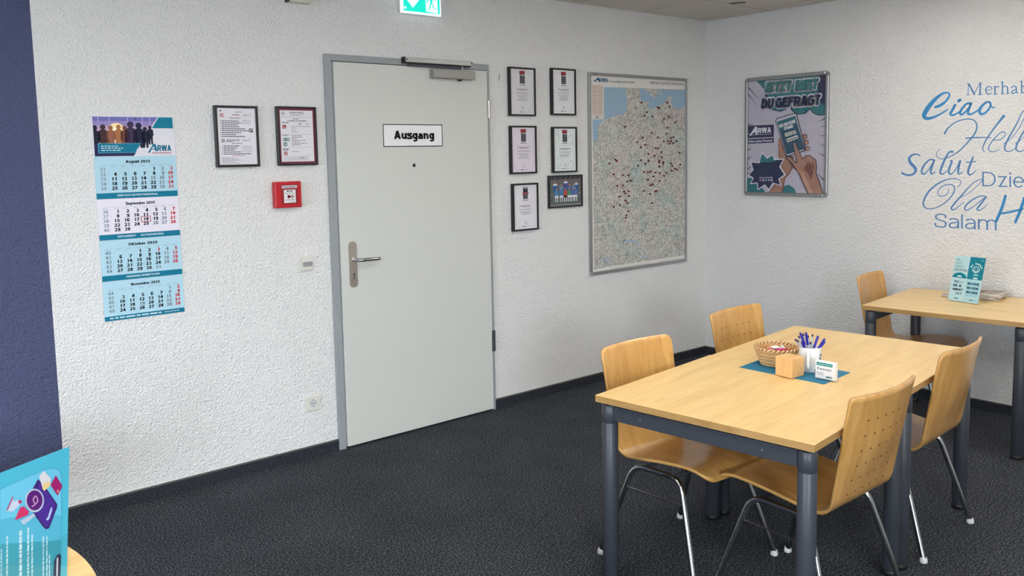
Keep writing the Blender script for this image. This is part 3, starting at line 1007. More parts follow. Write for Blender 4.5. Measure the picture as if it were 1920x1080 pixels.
P.greek(0.34, 0.845, 0.68, -0.010, (170, 90, 96))
for k in range(6):
    P.rect(0.06, 0.865 + 0.02 * k, 0.95, 0.867 + 0.02 * k, GR); P.greek(0.08, 0.885 + 0.02 * k, 0.40 + 0.08 * (k % 3), -0.008, GR, 2)
P.build('notice_print', t)

t, P, iw, ih = frame('framed_notice', 'black framed fire rules notice with dark red border beside the door frame', 'notice', ((514, 200.4), (592, 200.6), (598, 309), (520, 312.6)), border=0.010, paper=(122, 52, 64))
P.rect(0.045, 0.035, 0.955, 0.965, (224, 222, 228))
P.disc(0.13, 0.09, 0.045, INK, 2, ry=0.034); P.disc(0.13, 0.09, 0.034, (224, 222, 228), 2.5, ry=0.026); P.stroke([(0.10, 0.075), (0.16, 0.105)], 0.008, INK, 3)
P.text_fit('Brände verhüten', (0.32, 0.085), (0.70, 0.085), 0.026, INK, 2, 'b')
P.greek(0.32, 0.11, 0.72, -0.010, GR); P.greek(0.32, 0.13, 0.62, -0.010, GR); P.rect(0.09, 0.155, 0.92, 0.158, INK, 2)
P.greek(0.40, 0.195, 0.56, -0.012, INK2); P.text_fit('Verhalten im Brandfall', (0.24, 0.235), (0.76, 0.235), 0.026, INK, 2, 'b')
P.greek(0.09, 0.262, 0.28, -0.012, INK); P.greek(0.55, 0.285, 0.62, -0.014, INK); P.greek(0.75, 0.285, 0.85, -0.012, INK2)
P.rect(0.10, 0.30, 0.20, 0.365, (150, 34, 50), 2); P.stroke([(0.125, 0.315), (0.14, 0.345), (0.175, 0.352)], 0.014, (236, 226, 228), 3)
for k in range(5): P.greek(0.34, 0.33 + 0.026 * k, 0.34 + (0.55, 0.12, 0.15, 0.12, 0.2)[k], -0.009, INK2 if k == 0 else GR, 2)
P.rect(0.09, 0.465, 0.92, 0.468, INK2, 2); P.greek(0.09, 0.495, 0.26, -0.012, INK)
P.rect(0.11, 0.535, 0.19, 0.59, (36, 110, 104), 2); P.rect(0.20, 0.535, 0.28, 0.59, (24, 110, 92), 2); P.rect(0.11, 0.615, 0.21, 0.68, (24, 110, 92), 2)
P.disc(0.24, 0.563, 0.02, (230, 232, 232), 3, ry=0.016); P.rect(0.13, 0.545, 0.15, 0.58, (230, 232, 232), 3)
P.stroke([(0.13, 0.63), (0.19, 0.665)], 0.010, (230, 232, 232), 3); P.stroke([(0.13, 0.665), (0.19, 0.63)], 0.010, (230, 232, 232), 3)
for k in range(7): P.greek(0.34, 0.50 + 0.028 * k, 0.34 + (0.28, 0.3, 0.14, 0.38, 0.24, 0.42, 0.24)[k], -0.011, INK2, 2)
P.rect(0.09, 0.705, 0.92, 0.708, INK2, 2); P.greek(0.09, 0.74, 0.27, -0.012, INK); P.greek(0.09, 0.758, 0.24, -0.012, INK)
P.rect(0.11, 0.78, 0.21, 0.845, (150, 34, 50), 2); P.rect(0.13, 0.79, 0.145, 0.835, (236, 226, 228), 3); P.rect(0.17, 0.79, 0.19, 0.835, (236, 226, 228), 3)
P.greek(0.34, 0.79, 0.54, -0.010, INK2); P.rect(0.09, 0.855, 0.92, 0.857, INK2, 2)
P.text_fit('Notruf', (0.56, 0.905), (0.68, 0.905), 0.018, INK, 2, 'b')
for k in range(3): P.greek(0.09, 0.89 + 0.025 * k, 0.80, -0.009, GR)
P.build('notice_print', t)

CERT = [('top left of the five award certificates, faint grey sweep in its corner', ((951, 124), (1005, 128), (1005, 218), (951.5, 217)), (216, 214, 218), 0),
        ('top right award certificate beside the map, plain paler sheet', ((1030.5, 126.5), (1080.5, 130), (1080.5, 216.5), (1030.5, 216)), (226, 226, 228), 0),
        ('middle left award certificate with a lilac tinted sheet', ((952.5, 236), (1006.5, 236), (1007.5, 325), (955, 327)), (222, 214, 226), 0),
        ('middle right award certificate with pale green swirls above the team photo', ((1031.5, 238), (1082.5, 238), (1083, 322.5), (1034, 324)), (224, 232, 230), 1),
        ('lowest award certificate with the red badge low on its black ribbon', ((957, 343), (1009.5, 342.5), (1011, 430), (958.5, 433)), (226, 224, 230), 2)]
for i, (lab, cor, paper, kind) in enumerate(CERT):
    t, P, iw, ih = frame('award_certificate', 'black framed ' + lab, 'certificate', cor, border=0.011, paper=paper, group='framed award certificates beside the door')
    for q in ((0.07, 0.06, 0.38, 0.064), (0.64, 0.06, 0.93, 0.064), (0.07, 0.945, 0.36, 0.949), (0.62, 0.945, 0.93, 0.949), (0.07, 0.06, 0.076, 0.949), (0.924, 0.06, 0.93, 0.949)):
        P.rect(*q, (160, 150, 158))
    P.rect(0.40, 0.045, 0.61, 0.315, (52, 50, 56), 2)
    if kind == 2:
        P.rect(0.38, 0.165, 0.63, 0.215, (150, 40, 50), 3); P.text_fit('TOP', (0.43, 0.085), (0.58, 0.085), 0.03, (220, 220, 224), 3, 'h')
    else:
        P.rect(0.38, 0.035, 0.61, 0.11, (150, 50, 58), 3); P.text_fit('TOP', (0.42, 0.15), (0.60, 0.15), 0.032, (220, 220, 224), 3, 'h')
    for k in range(3): P.greek(0.43, 0.195 + 0.045 * k, 0.59, -0.018, (140, 138, 144), 4, (1, 2), 0.4)
    P.greek(0.38, 0.355, 0.63, -0.015, (84, 84, 96), 2, (2, 4), 0.5)
    P.rect(0.12, 0.40, 0.88, 0.403, (176, 170, 178), 1.5)
    y = 0.45 if not kind else 0.48
    P.greek(0.24, y, 0.76, -0.013, (96, 96, 108), 2); P.greek(0.34, y + 0.022, 0.68, -0.011, (120, 120, 130), 2)
    P.rect(0.12, y + 0.05, 0.88, y + 0.053, (176, 170, 178), 1.5)
    P.greek(0.24, y + 0.085, 0.76, -0.012, (120, 120, 130), 2)
    for k in range(5 if not kind else 3):
        w = (0.24, 0.22, 0.16, 0.2, 0.26)[k]
        P.greek(0.5 - w, y + 0.135 + 0.028 * k, 0.5 + w, -0.014, (168, 166, 174), 2, (2, 5), 0.5)
    P.stroke([(0.45, 0.85), (0.49, 0.82), (0.50, 0.86), (0.55, 0.845)], 0.008, (90, 90, 104), 2)
    P.greek(0.44, 0.895, 0.58, -0.010, (140, 140, 150), 2)
    P.rect(0.38, 0.938, 0.46, 0.955, (50, 50, 60), 2); P.greek(0.47, 0.953, 0.63, -0.012, (130, 130, 140), 2)
    if kind == 0 and i < 2:
        P.poly([(0.72, 0.93), (0.90, 0.72), (0.92, 0.74), (0.80, 0.93)], tuple(x - 10 for x in paper), 1)
    if kind == 1:
        for q in ([(0.10, 0.1), (0.25, 0.2), (0.12, 0.35)], [(0.6, 0.25), (0.8, 0.15), (0.9, 0.3), (0.7, 0.36)], [(0.1, 0.75), (0.3, 0.65), (0.35, 0.8), (0.15, 0.92)], [(0.6, 0.9), (0.8, 0.75), (0.92, 0.9)]):
            P.stroke(q, 0.03, (204, 214, 212), 1)
    P.build('certificate_print', t)

# team photo
t, P, iw, ih = frame('framed_photo', 'black framed group photo of a football team in blue shirts', 'photo', ((1026, 328), (1093, 327), (1093, 386.5), (1026.5, 389)), depth=0.02, border=0.009, paper=(104, 100, 102))
P.rect(0, 0.60, 1, 0.94, (92, 100, 98)); P.rect(0, 0, 1, 0.10, (84, 82, 86)); P.rect(0, 0.10, 0.08, 0.6, (92, 108, 92))
P.rect(0, 0.94, 1, 0.955, (176, 178, 176), 2); P.rect(0, 0.60, 0.10, 0.615, (140, 150, 146), 2)
for k in range(6): P.rect(0.05 + 0.16 * k, 0.02, 0.14 + 0.16 * k, 0.085, (60, 58, 64), 2)
for x, yt, shirt, shirt2, w in ((0.17, 0.20, (50, 92, 142), (232, 236, 240), 0.07), (0.50, 0.13, (70, 84, 140), (226, 230, 238), 0.07), (0.84, 0.20, (44, 96, 150), (228, 234, 240), 0.06),
                               (0.36, 0.29, (66, 124, 170), (96, 150, 190), 0.06), (0.62, 0.29, (88, 88, 150), (110, 110, 170), 0.06), (0.75, 0.29, (74, 116, 164), (110, 150, 190), 0.05)):
    P.disc(x, yt, 0.025, (170, 134, 116), 3, 10, 0.034)
    P.poly([(x - w, yt + 0.05), (x + w, yt + 0.05), (x + w * 0.9, yt + 0.34), (x - w * 0.9, yt + 0.34)], shirt, 2.4)
    P.rect(x - w * 0.85, yt + 0.045, x + w * 0.85, yt + 0.095, shirt2, 3)
for x, shirt in ((0.21, (74, 134, 180)), (0.36, (70, 126, 176)), (0.49, (184, 84, 66)), (0.61, (86, 140, 106)), (0.72, (90, 104, 168)), (0.81, (96, 120, 176))):
    P.disc(x, 0.42, 0.024, (176, 140, 120), 4, 10, 0.032)
    P.poly([(x - 0.055, 0.47), (x + 0.055, 0.47), (x + 0.05, 0.66), (x - 0.05, 0.66)], shirt, 3.6)
    P.rect(x - 0.055, 0.64, x + 0.055, 0.71, (218, 222, 230) if shirt[0] < 100 else (60, 50, 50), 4)
    for s_ in (-1, 1):
        P.rect(x + s_ * 0.032 - 0.012, 0.71, x + s_ * 0.032 + 0.012, 0.85, (214, 216, 224), 4)
P.disc(0.46, 0.82, 0.02, (220, 220, 218), 5, 10, 0.026); P.disc(0.58, 0.81, 0.018, (220, 220, 214), 5, 10, 0.024); P.disc(0.94, 0.58, 0.012, (230, 230, 230), 5, 8, 0.016)
P.build('photo_print', t)

# fire alarm call point
A = OnA(0, 0, 0.045)
q = [A(516, 341), A(565, 340), A(567, 388), A(518, 391)]
X0, X1, Y0, Y1 = (q[0][0] + q[3][0]) / 2, (q[1][0] + q[2][0]) / 2, (q[2][1] + q[3][1]) / 2, (q[0][1] + q[1][1]) / 2
w, h = X1 - X0, Y1 - Y0
t = thing('fire_alarm_box', 'red square fire alarm call point with white label by the door', 'fire alarm', (X0, 0, Y0), ROT_A)
MB().box((0, 0, 0.0005), (w, h, 0.042), M_RED, 0.004).build('housing', t)
dm = MB()
dm.box((0.20 * w, 0.12 * h, 0.042), (0.86 * w, 0.90 * h, 0.0445), mat('dark_red_plastic', (150, 14, 28), 0.4), 0.001)
dm.build('door_panel', t)
MB().box((0.24 * w, 0.745 * h, 0.0445), (0.82 * w, 0.855 * h, 0.046), mat('label_grey', (206, 202, 204), 0.4), 0.0007).build('name_strip', t)
MB().box((0.31 * w, 0.19 * h, 0.0445), (0.76 * w, 0.69 * h, 0.046), mat('label_white', (226, 226, 226), 0.3), 0.0007).build('glass_pane', t)
P = Print(0.046, lambda u, v: (u * w, (1 - v) * h))
P.text_fit('Feuerwehr', (0.27, 0.228), (0.76, 0.228), 0.055, (70, 60, 66), 1, 'b')
P.rect(0.42, 0.335, 0.64, 0.39, (60, 60, 66)); P.greek(0.46, 0.375, 0.61, -0.03, (210, 210, 212), 2, (0.8, 1.4), 0.4)
P.greek(0.35, 0.455, 0.71, -0.018, (90, 90, 96)); P.greek(0.36, 0.71, 0.70, -0.022, (70, 70, 78)); P.greek(0.60, 0.775, 0.72, -0.014, (110, 60, 66))
P.poly([(0.44, 0.52), (0.50, 0.50), (0.53, 0.55), (0.53, 0.60), (0.50, 0.645), (0.44, 0.64)], (176, 30, 40)); P.disc(0.525, 0.575, 0.045, (28, 20, 20), 2); P.rect(0.60, 0.51, 0.64, 0.64, (176, 30, 40)); P.disc(0.69, 0.58, 0.022, (30, 24, 24))
P.build('label_print', t)

# motion sensor switch
A = OnA(0, 0, 0.03)
q = [A(563, 483), A(591, 481), A(592, 509), A(565, 511)]
X0, Y0 = q[3][0], q[3][1]
w = 0.081
t = thing('motion_sensor', 'white square wall motion sensor switch left of the door handle', 'switch', (X0, 0, Y0), ROT_A)
MB().box((0, 0, 0.0005), (w, w, 0.010), M_WHITE_PL, 0.003).build('surround', t)
m = MB()
m.prism([(0.012, 0.010), (w - 0.008, 0.010), (w - 0.008, w - 0.006), (0.012, w - 0.006)], 0.010, 0.020, M_WHITE_PL)
m.build('sensor_body', t)
MB().box((0.016, 0.028, 0.020), (w - 0.012, 0.052, 0.026), mat('sensor_lens', (150, 150, 152), 0.25), 0.002).build('lens', t, 'grey lens window')

# socket
A = OnA(0, 0, 0.01)
q = [A(573, 745), A(600.5, 739), A(601.5, 766.5), A(574.5, 773)]
X0, Y0 = (q[0][0] + q[3][0]) / 2, q[3][1]
w = q[1][0] - q[0][0]
h = q[0][1] - q[3][1]
t = thing('power_socket', 'white wall power socket near the skirting left of the door', 'socket', (X0, 0, Y0), ROT_A)
m = MB().box((0, 0, 0.0005), (w, h, 0.010), M_WHITE_PL, 0.003)
m.build('surround', t)
s_ = 0.2
ring = []
m = MB()
cx, cy, R = w / 2, h / 2, 0.0215
sq = [(w * s_, h * s_), (w * (1 - s_), h * s_), (w * (1 - s_), h * (1 - s_)), (w * s_, h * (1 - s_))]
N = 24
ci = [(cx + R * cos(2 * pi * k / N), cy + R * sin(2 * pi * k / N)) for k in range(N)]
ou = []
for k in range(N):
    a = 2 * pi * k / N
    f = 1 / max(abs(cos(a)), abs(sin(a)))
    ou.append((cx + cos(a) * f * w * (0.5 - s_) * 1.25, cy + sin(a) * f * h * (0.5 - s_) * 1.25))
vs = [(x, y, 0.0115) for x, y in ou] + [(x, y, 0.0115) for x, y in ci] + [(x, y, 0.0102) for x, y in ci]
fs = [(k, (k + 1) % N, N + (k + 1) % N, N + k) for k in range(N)] + [(N + k, N + (k + 1) % N, 2 * N + (k + 1) % N, 2 * N + k) for k in range(N)]
m.add(vs, fs, M_WHITE_PL)
vs = [(x, y, 0.0115) for x, y in ou] + [(x, y, 0.010) for x, y in ou]
m.add(vs, [(k, N + k, N + (k + 1) % N, (k + 1) % N) for k in range(N)], M_WHITE_PL)
m.build('insert', t)
m = MB().prism(ci, 0.0098, 0.0103, mat('socket_cup', (196, 196, 198), 0.5))
m.build('cup', t)
m = MB()
for dx in (-0.0095, 0.0095):
    m.lathe([(0.003, 0.0103), (0.003, 0.0106)], M_BLACK_PL, 10, (cx + dx, cy, 0))
for dy in (-0.019, 0.017):
    m.box((cx - 0.003, cy + dy, 0.0103), (cx + 0.003, cy + dy + 0.003, 0.0112), M_BLACK_PL)
m.build('contacts', t)

# box at the top of the wall (only its foot is in the picture) and the mark beside the door
A = OnA(0, 0, 0.05)
q = [A(542, 2), A(584, 5.5)]
t = thing('wall_speaker', 'small cream box with a dark edge mounted high on the wall', 'wall box', (q[0][0], 0, q[0][1]), ROT_A)
MB().box((0.004, 0, 0.0005), (q[1][0] - q[0][0], 0.14, 0.05), mat('cream_plastic', (214, 212, 196), 0.5), 0.003).build('housing', t)
MB().box((0, 0, 0.0005), (0.004, 0.14, 0.048), M_BLACK_PL).build('side_plate', t)
A = OnA(0, 0, 0.001)
q = A(936, 145)
o = MB().box((-0.0025, -0.02, 0), (0.0025, 0.02, 0.0015), mat('grey_mark', (120, 118, 114), 0.7)).build('wall_mark')  # only a thin grey mark on the plaster
o.location = (q[0], -0.0003, q[1]); o.rotation_euler = ROT_A
tag(o, 'thin grey strip on the wall between door and certificates', 'wall mark')

# exit sign ----------------------------------------------------------
A = OnA(0, 0, 0.06)
q = [A(753, 23), A(828, 31)]
X0, X1, Y0 = q[0][0], q[1][0], (q[0][1] + q[1][1]) / 2
w, h = X1 - X0, 0.146
t = thing('exit_sign', 'lit green emergency exit sign above the door with running figure', 'exit sign', (X0, 0, Y0), ROT_A)
MB().box((0.01, 0.012, 0.0005), (w - 0.01, h - 0.005, 0.045), M_WHITE_PL, 0.003).build('housing', t)
e_w = mat('lit_white', (236, 250, 255), 0.4, emit=0.42)
e_g = mat('lit_green', (0, 206, 184), 0.4, emit=0.42)
MB().box((0, 0, 0.045), (w, h, 0.055), e_w, 0.001).build('light_panel', t)
P = Print(0.055, lambda u, v: (u * w, (1 - v) * h))
P.poly([(0.06, 0.06), (0.97, 0.06), (0.97, 0.92), (0.06, 0.92)], None, 1, e_g)
P.poly([(0.20, 0.12), (0.38, 0.12), (0.38, 0.46), (0.45, 0.46), (0.29, 0.78), (0.13, 0.46), (0.20, 0.46)], None, 2, e_w)
P.poly([(0.60, 0.16), (0.90, 0.12), (0.92, 0.90), (0.62, 0.86)], None, 2, e_w)
P.disc(0.74, 0.24, 0.03, (0, 0, 0), 3, 12, 0.055)
P.mb.m[-1] = P.mb.mi(e_g)
P.stroke([(0.73, 0.34), (0.755, 0.52)], 0.055, None, 3, False, e_g)
P.stroke([(0.72, 0.36), (0.66, 0.44), (0.63, 0.54)], 0.028, None, 3, False, e_g)
P.stroke([(0.74, 0.36), (0.81, 0.45), (0.86, 0.42)], 0.028, None, 3, False, e_g)
P.stroke([(0.75, 0.52), (0.72, 0.66), (0.68, 0.80)], 0.032, None, 3, False, e_g)
P.stroke([(0.76, 0.52), (0.80, 0.62), (0.81, 0.71), (0.89, 0.74)], 0.032, None, 3, False, e_g)
P.poly([(0.075, 0.76), (0.13, 0.76), (0.13, 0.84), (0.075, 0.84)], None, 2, e_w)
P.build('pictogram', t)

# map board ----------------------------------------------------------
A = OnA(-1.285, 0.763, 0.018)
q = [A(1104, 136.5), A(1289, 146), A(1288.5, 491), A(1108, 516)]
X0, X1, Y0, Y1 = (q[0][0] + q[3][0]) / 2, (q[1][0] + q[2][0]) / 2, (q[2][1] + q[3][1]) / 2, (q[0][1] + q[1][1]) / 2
w, h = X1 - X0, Y1 - Y0
MAPX, MAPZ = -1.285 + X0, 0.763 + Y0
mp = thing('map_board', 'large road map of Germany on an aluminium framed pin board', 'map', (MAPX, 0, MAPZ), ROT_A)
fb = 0.022
for a, c in (((fb, 0), (w - fb, fb)), ((fb, h - fb), (w - fb, h)), ((0, fb), (fb, h - fb)), ((w - fb, fb), (w, h - fb))):
    MB().box((a[0], a[1], 0.0005), (c[0], c[1], 0.018), M_ALU, 0.003).build('frame_rail', mp)
for x in (0, w - fb):
    for y in (0, h - fb):
        MB().box((x, y, 0.0005), (x + fb, y + fb, 0.0195), mat('grey_corner', (158, 160, 162), 0.5), 0.004).build('corner_cap', mp)
M_MAP = mat('map_paper', (190, 186, 178), 0.6, spec=0.2)
nt, n, l, b = nodes(M_MAP)
v = coords(nt)
big = noise(nt, v, 5, 3, 0.6)
fine = noise(nt, v, 75, 3, 0.7)
rA = ramp(nt, [(0.30, (190, 208, 204)), (0.44, (208, 210, 202)), (0.56, (214, 210, 204)), (0.70, (210, 198, 198))])
l.new(big.outputs['Fac'], rA.inputs['Fac'])


def roads(scale, lo, width, seed):
    mp_ = n.new('ShaderNodeVectorMath'); mp_.operation = 'ADD'; mp_.inputs[1].default_value = (seed, seed * 0.7, 0)
    l.new(v, mp_.inputs[0])
    nz = noise(nt, mp_.outputs[0], scale, 4, 0.62)
    sb = n.new('ShaderNodeMath'); sb.operation = 'SUBTRACT'; sb.inputs[1].default_value = 0.5
    ab_ = n.new('ShaderNodeMath'); ab_.operation = 'ABSOLUTE'
    l.new(nz.outputs['Fac'], sb.inputs[0]); l.new(sb.outputs[0], ab_.inputs[0])
    rr = ramp(nt, [(0.0, (lo, lo - 3, lo)), (width, (255, 255, 255))])
    l.new(ab_.outputs[0], rr.inputs['Fac'])
    return rr


rV, rW, rX = roads(14, 150, 0.016, 0.0), roads(30, 168, 0.022, 3.1), roads(9, 138, 0.010, 7.7)
rF = ramp(nt, [(0.34, (150, 148, 146)), (0.54, (250, 250, 250))])
l.new(fine.outputs['Fac'], rF.inputs['Fac'])
cur = rA.outputs['Color']
for src, fac in ((rV, 0.7), (rW, 0.7), (rX, 0.8), (rF, 0.75)):
    mx = n.new('ShaderNodeMix'); mx.data_type = 'RGBA'; mx.blend_type = 'MULTIPLY'
    mx.inputs['Factor'].default_value = fac
    l.new(cur, mx.inputs['A']); l.new(src.outputs['Color'], mx.inputs['B'])
    cur = mx.outputs['Result']
l.new(cur, b.inputs['Base Color'])
PAPER = (222, 220, 216)
MB().box((fb, fb, 0.0005), (w - fb, h - fb, 0.010), print_mat(PAPER)).build('sheet', mp)
AM = OnA(MAPX, MAPZ, 0.010)
crop = lambda x, y: AM(1100 + x / 5.145, 120 + y / 5.145)
P = Print(0.010, crop)
land = [(165, 222), (955, 248), (965, 1900), (70, 2045), (60, 540), (165, 535)]
P.poly([(165, 222), (955, 248), (952, 500), (963, 1840), (215, 1955), (72, 1985), (57, 535), (165, 530)], None, 1, M_MAP)
SEA = (150, 178, 200)
P.poly([(165, 222), (368, 228), (378, 300), (388, 380), (385, 450), (345, 485), (280, 495), (230, 520), (165, 540)], SEA, 2)
P.poly([(57, 537), (165, 537), (120, 580), (105, 640), (100, 720), (80, 750), (60, 745)], SEA, 2)
P.poly([(512, 234), (560, 240), (600, 285), (640, 325), (672, 315), (690, 250), (955, 250), (953, 395), (880, 440), (840, 425), (810, 370), (825, 320), (790, 310), (760, 350), (745, 380), (700, 400), (640, 435), (600, 440), (590, 400), (600, 360), (560, 365), (520, 350)], SEA, 2)
for q_ in ([(700, 262), (730, 285), (700, 300)], [(540, 245), (600, 240), (585, 262)]):
    P.poly(q_, (188, 196, 186), 3)
P.stroke([(360, 1700), (400, 1710), (470, 1715), (500, 1740)], 22, (164, 180, 196), 2)
P.stroke([(160, 1900), (190, 1880), (230, 1870)], 16, (164, 176, 200), 2)
P.stroke([(540, 1860), (600, 1850)], 16, (170, 182, 204), 2)
P.poly([(45, 208), (158, 212), (162, 533), (57, 537)], (214, 208, 200), 3)
P.rect(48, 206, 156, 209, (190, 70, 66), 4); P.rect(50, 371, 155, 373, (90, 84, 84), 4); P.rect(62, 494, 138, 496, (120, 80, 70), 4)
for k in range(20):
    yy = 222 + k * 13.5
    for s_ in (0, 1):
        P.greek(54 + s_ * 52, yy, 98 + s_ * 52, 5, (184, 150, 132) if k % 3 else (190, 120, 104), 4, (2, 5), 0.5)
P.rect(85, 508, 112, 522, (110, 130, 168), 4)
P.poly([(230, 1967), (612, 1912), (614, 1930), (232, 1988)], (206, 202, 196), 3); P.poly([(690, 1903), (952, 1866), (952, 1884), (690, 1921)], (206, 202, 196), 3)
P.build('map_print', mp)
P = Print(0.010, crop)
P.poly([(64, 170), (88, 170), (95, 154), (112, 156), (113, 172), (130, 173), (124, 134), (104, 133)], (24, 92, 124), 2)
P.text_fit('RWA', (132, 174), (203, 177), 40, (24, 92, 124), 2, 'h')
P.text_fit('Personaldienstleistungen', (212, 178), (462, 187), 22, (74, 78, 86), 2)
P.build('map_title', mp, 'map title lettering')
P = Print(0.010, crop)
P.text_fit('EINFACH GUTES PERSONAL.', (612, 193), (944, 208), 26, (44, 66, 82), 2, 'r')
P.build('map_slogan', mp, 'map slogan lettering')
P = Print(0.018, OnA(MAPX, MAPZ, 0.018))
P.rect(1113, 138.3, 1120, 139.6, (60, 60, 64), 2)
P.build('frame_label', mp)

PINS1 = [(520, 374), (768, 371), (791, 413), (678, 418), (692, 428), (573, 466), (551, 500), (626, 508), (786, 508), (739, 528), (847, 567), (364, 605), (769, 617), (617, 665), (764, 674), (533, 708), (677, 710), (805, 716), (828, 706), (736, 746), (775, 745), (803, 744), (858, 745), (482, 756), (558, 779), (793, 768), (826, 765), (514, 806), (657, 810), (681, 816), (711, 851), (588, 868), (645, 884), (889, 857), (717, 900), (268, 922), (282, 937), (515, 929), (588, 936), (691, 931), (691, 949), (730, 946), (730, 964), (210, 962), (556, 962), (488, 980), (692, 988), (805, 960), (895, 970), (818, 983), (843, 1008), (862, 1018), (811, 1032)]
PINS2 = [(253, 88), (341, 93), (394, 96), (547, 65), (583, 67), (607, 61), (657, 68), (701, 76), (763, 75), (738, 101), (637, 110), (583, 139), (697, 149), (413, 147), (384, 156), (624, 181), (609, 193), (287, 198), (341, 195), (543, 245), (653, 251), (668, 245), (353, 253), (397, 250), (364, 270), (605, 275), (311, 300), (400, 293), (368, 341), (387, 365), (313, 382), (253, 401), (624, 365), (393, 442), (376, 482), (368, 506)]
pin_me = MB().lathe([(0.0006, -0.0005), (0.0006, 0.003)], M_CHROME, 6).lathe([(0.003, 0.003), (0.0066, 0.0036), (0.0054, 0.006), (0.0056, 0.010), (0.0068, 0.011), (0.0060, 0.0125)], mat('pin_red', (104, 4, 18), 0.35), 10).mesh('map_pin')
for k, (x, y) in enumerate(PINS1 + [(x, y + 190 * 5.145) for x, y in PINS2]):
    a, c = crop(x, y)
    o = bpy.data.objects.new('map_pin', pin_me)
    COL.objects.link(o)
    o.location = (MAPX + a, -0.0112, MAPZ + c)
    o.rotation_euler = (pi / 2 + random.uniform(-0.15, 0.15), random.uniform(-0.25, 0.25), 0)
    tag(o, 'small dark red push pin stuck in the map of Germany', 'map pin', 'red push pins in the map')

# ================================================================== ON THE RIGHT-HAND WALL
D = 0.02
A = OnB(0, 0, D)
q = [A(1395.6, 146), A(1554.6, 133.5), A(1549.5, 370.5), A(1395, 366)]
X0, X1, Y0, Y1 = (q[0][0] + q[3][0]) / 2, (q[1][0] + q[2][0]) / 2, (q[2][1] + q[3][1]) / 2, (q[0][1] + q[1][1]) / 2
w, h = X1 - X0, Y1 - Y0
OY, OZ = -X0, Y0
t = thing('poster_frame', 'comic style recruiting poster in a silver snap frame', 'poster', (0, OY, OZ), ROT_B)
fb = 0.026


def rail(a, c):
    MB().box((a[0], a[1], 0.0005), (c[0], c[1], D), M_ALU, 0.006).build('frame_rail', t)


rail((fb, 0), (w - fb, fb)); rail((fb, h - fb), (w - fb, h)); rail((0, fb), (fb, h - fb)); rail((w - fb, fb), (w, h - fb))
for cx, cy, a0 in ((fb, fb, pi), (w - fb, fb, 1.5 * pi), (w - fb, h - fb, 0), (fb, h - fb, pi / 2)):
    MB().prism([(cx, cy)] + [(cx + fb * cos(a0 + pi / 2 * k / 8), cy + fb * sin(a0 + pi / 2 * k / 8)) for k in range(9)], 0.0005, D - 0.001, M_ALU).build('corner_cap', t)
MB().box((fb - 0.004, fb - 0.004, 0.0005), (w - fb + 0.004, h - fb + 0.004, 0.008), print_mat((186, 182, 198))).build('poster_sheet', t)
ab = OnB(OY, OZ, 0.009)
PX0, PX1, PY0, PY1 = fb - 0.003, w - fb + 0.003, fb - 0.003, h - fb + 0.003


def pc_(x, y):
    a, c = ab(1380 + x / 4.153, 120 + y / 4.153)
    return (min(max(a, PX0), PX1), min(max(c, PY0), PY1))


P = Print(0.008, pc_)
PT, PN, LINE = (38, 112, 122), (36, 44, 82), (36, 40, 64)
# rays from the middle of the sheet
for x0_, y0_, x1_, y1_, wd in ((84, 180, 200, 300, 6), (84, 235, 180, 340, 5), (84, 470, 150, 480, 4), (84, 560, 120, 562, 4), (84, 670, 130, 655, 5), (84, 740, 130, 715, 5), (84, 820, 180, 745, 5), (84, 860, 140, 815, 5),
                               (700, 420, 620, 460, 5), (700, 480, 640, 495, 4), (700, 560, 640, 555, 4), (700, 640, 640, 620, 4), (700, 720, 630, 685, 5), (690, 910, 625, 845, 7), (110, 130, 190, 190, 5), (405, 900, 410, 1000, 4), (640, 960, 560, 880, 5), (555, 1010, 480, 880, 6)):
    P.poly([(x0_, y0_ - wd), (x0_, y0_ + wd), (x1_, y1_)], LINE, 1)
# dark cloud top right with teal edge
P.poly([(160, 110), (700, 60), (700, 400), (640, 402), (600, 385), (575, 355), (540, 388), (470, 395), (430, 360), (420, 340), (350, 372), (280, 360), (250, 330), (210, 190)], LINE, 1)
P.poly([(168, 115), (700, 65), (700, 395), (645, 396), (606, 380), (575, 345), (538, 380), (475, 388), (436, 355), (425, 332), (350, 365), (285, 354), (258, 325), (230, 200), (190, 165)], PT, 2)
P.poly([(640, 60), (700, 60), (700, 330), (660, 300), (640, 220)], PN, 3)
P.poly([(84, 885), (130, 890), (180, 930), (215, 980), (230, 1010), (84, 1010)], PT, 1); P.poly([(370, 950), (410, 940), (450, 965), (470, 1010), (360, 1010)], PT, 1)
# headline: white outline, then coloured letters
for s_, p0, p1, hh_, rgb in (('JETZT', (218, 220), (424, 206), 76, (58, 128, 132)), ('BIST', (459, 204), (632, 190), 76, (58, 128, 132)), ('DU', (196, 344), (286, 340), 74, PN), ('GEFRAGT', (306, 338), (648, 314), 74, PN)):
    for dx, dy in ((-9, -9), (9, -9), (-9, 9), (9, 9), (-12, 0), (12, 0), (0, 12), (0, -12), (5, 16), (-5, 16)):
        P.text_fit(s_, (p0[0] + dx, p0[1] + dy), (p1[0] + dx, p1[1] + dy), hh_, (232, 230, 240), 4, 'h', shear=0.12)
    P.text_fit(s_, (p0[0] + 3, p0[1] + 3), (p1[0] + 3, p1[1] + 3), hh_, (22, 30, 54), 5, 'h', shear=0.12)
    P.text_fit(s_, p0, p1, hh_, rgb, 6, 'h', shear=0.12)
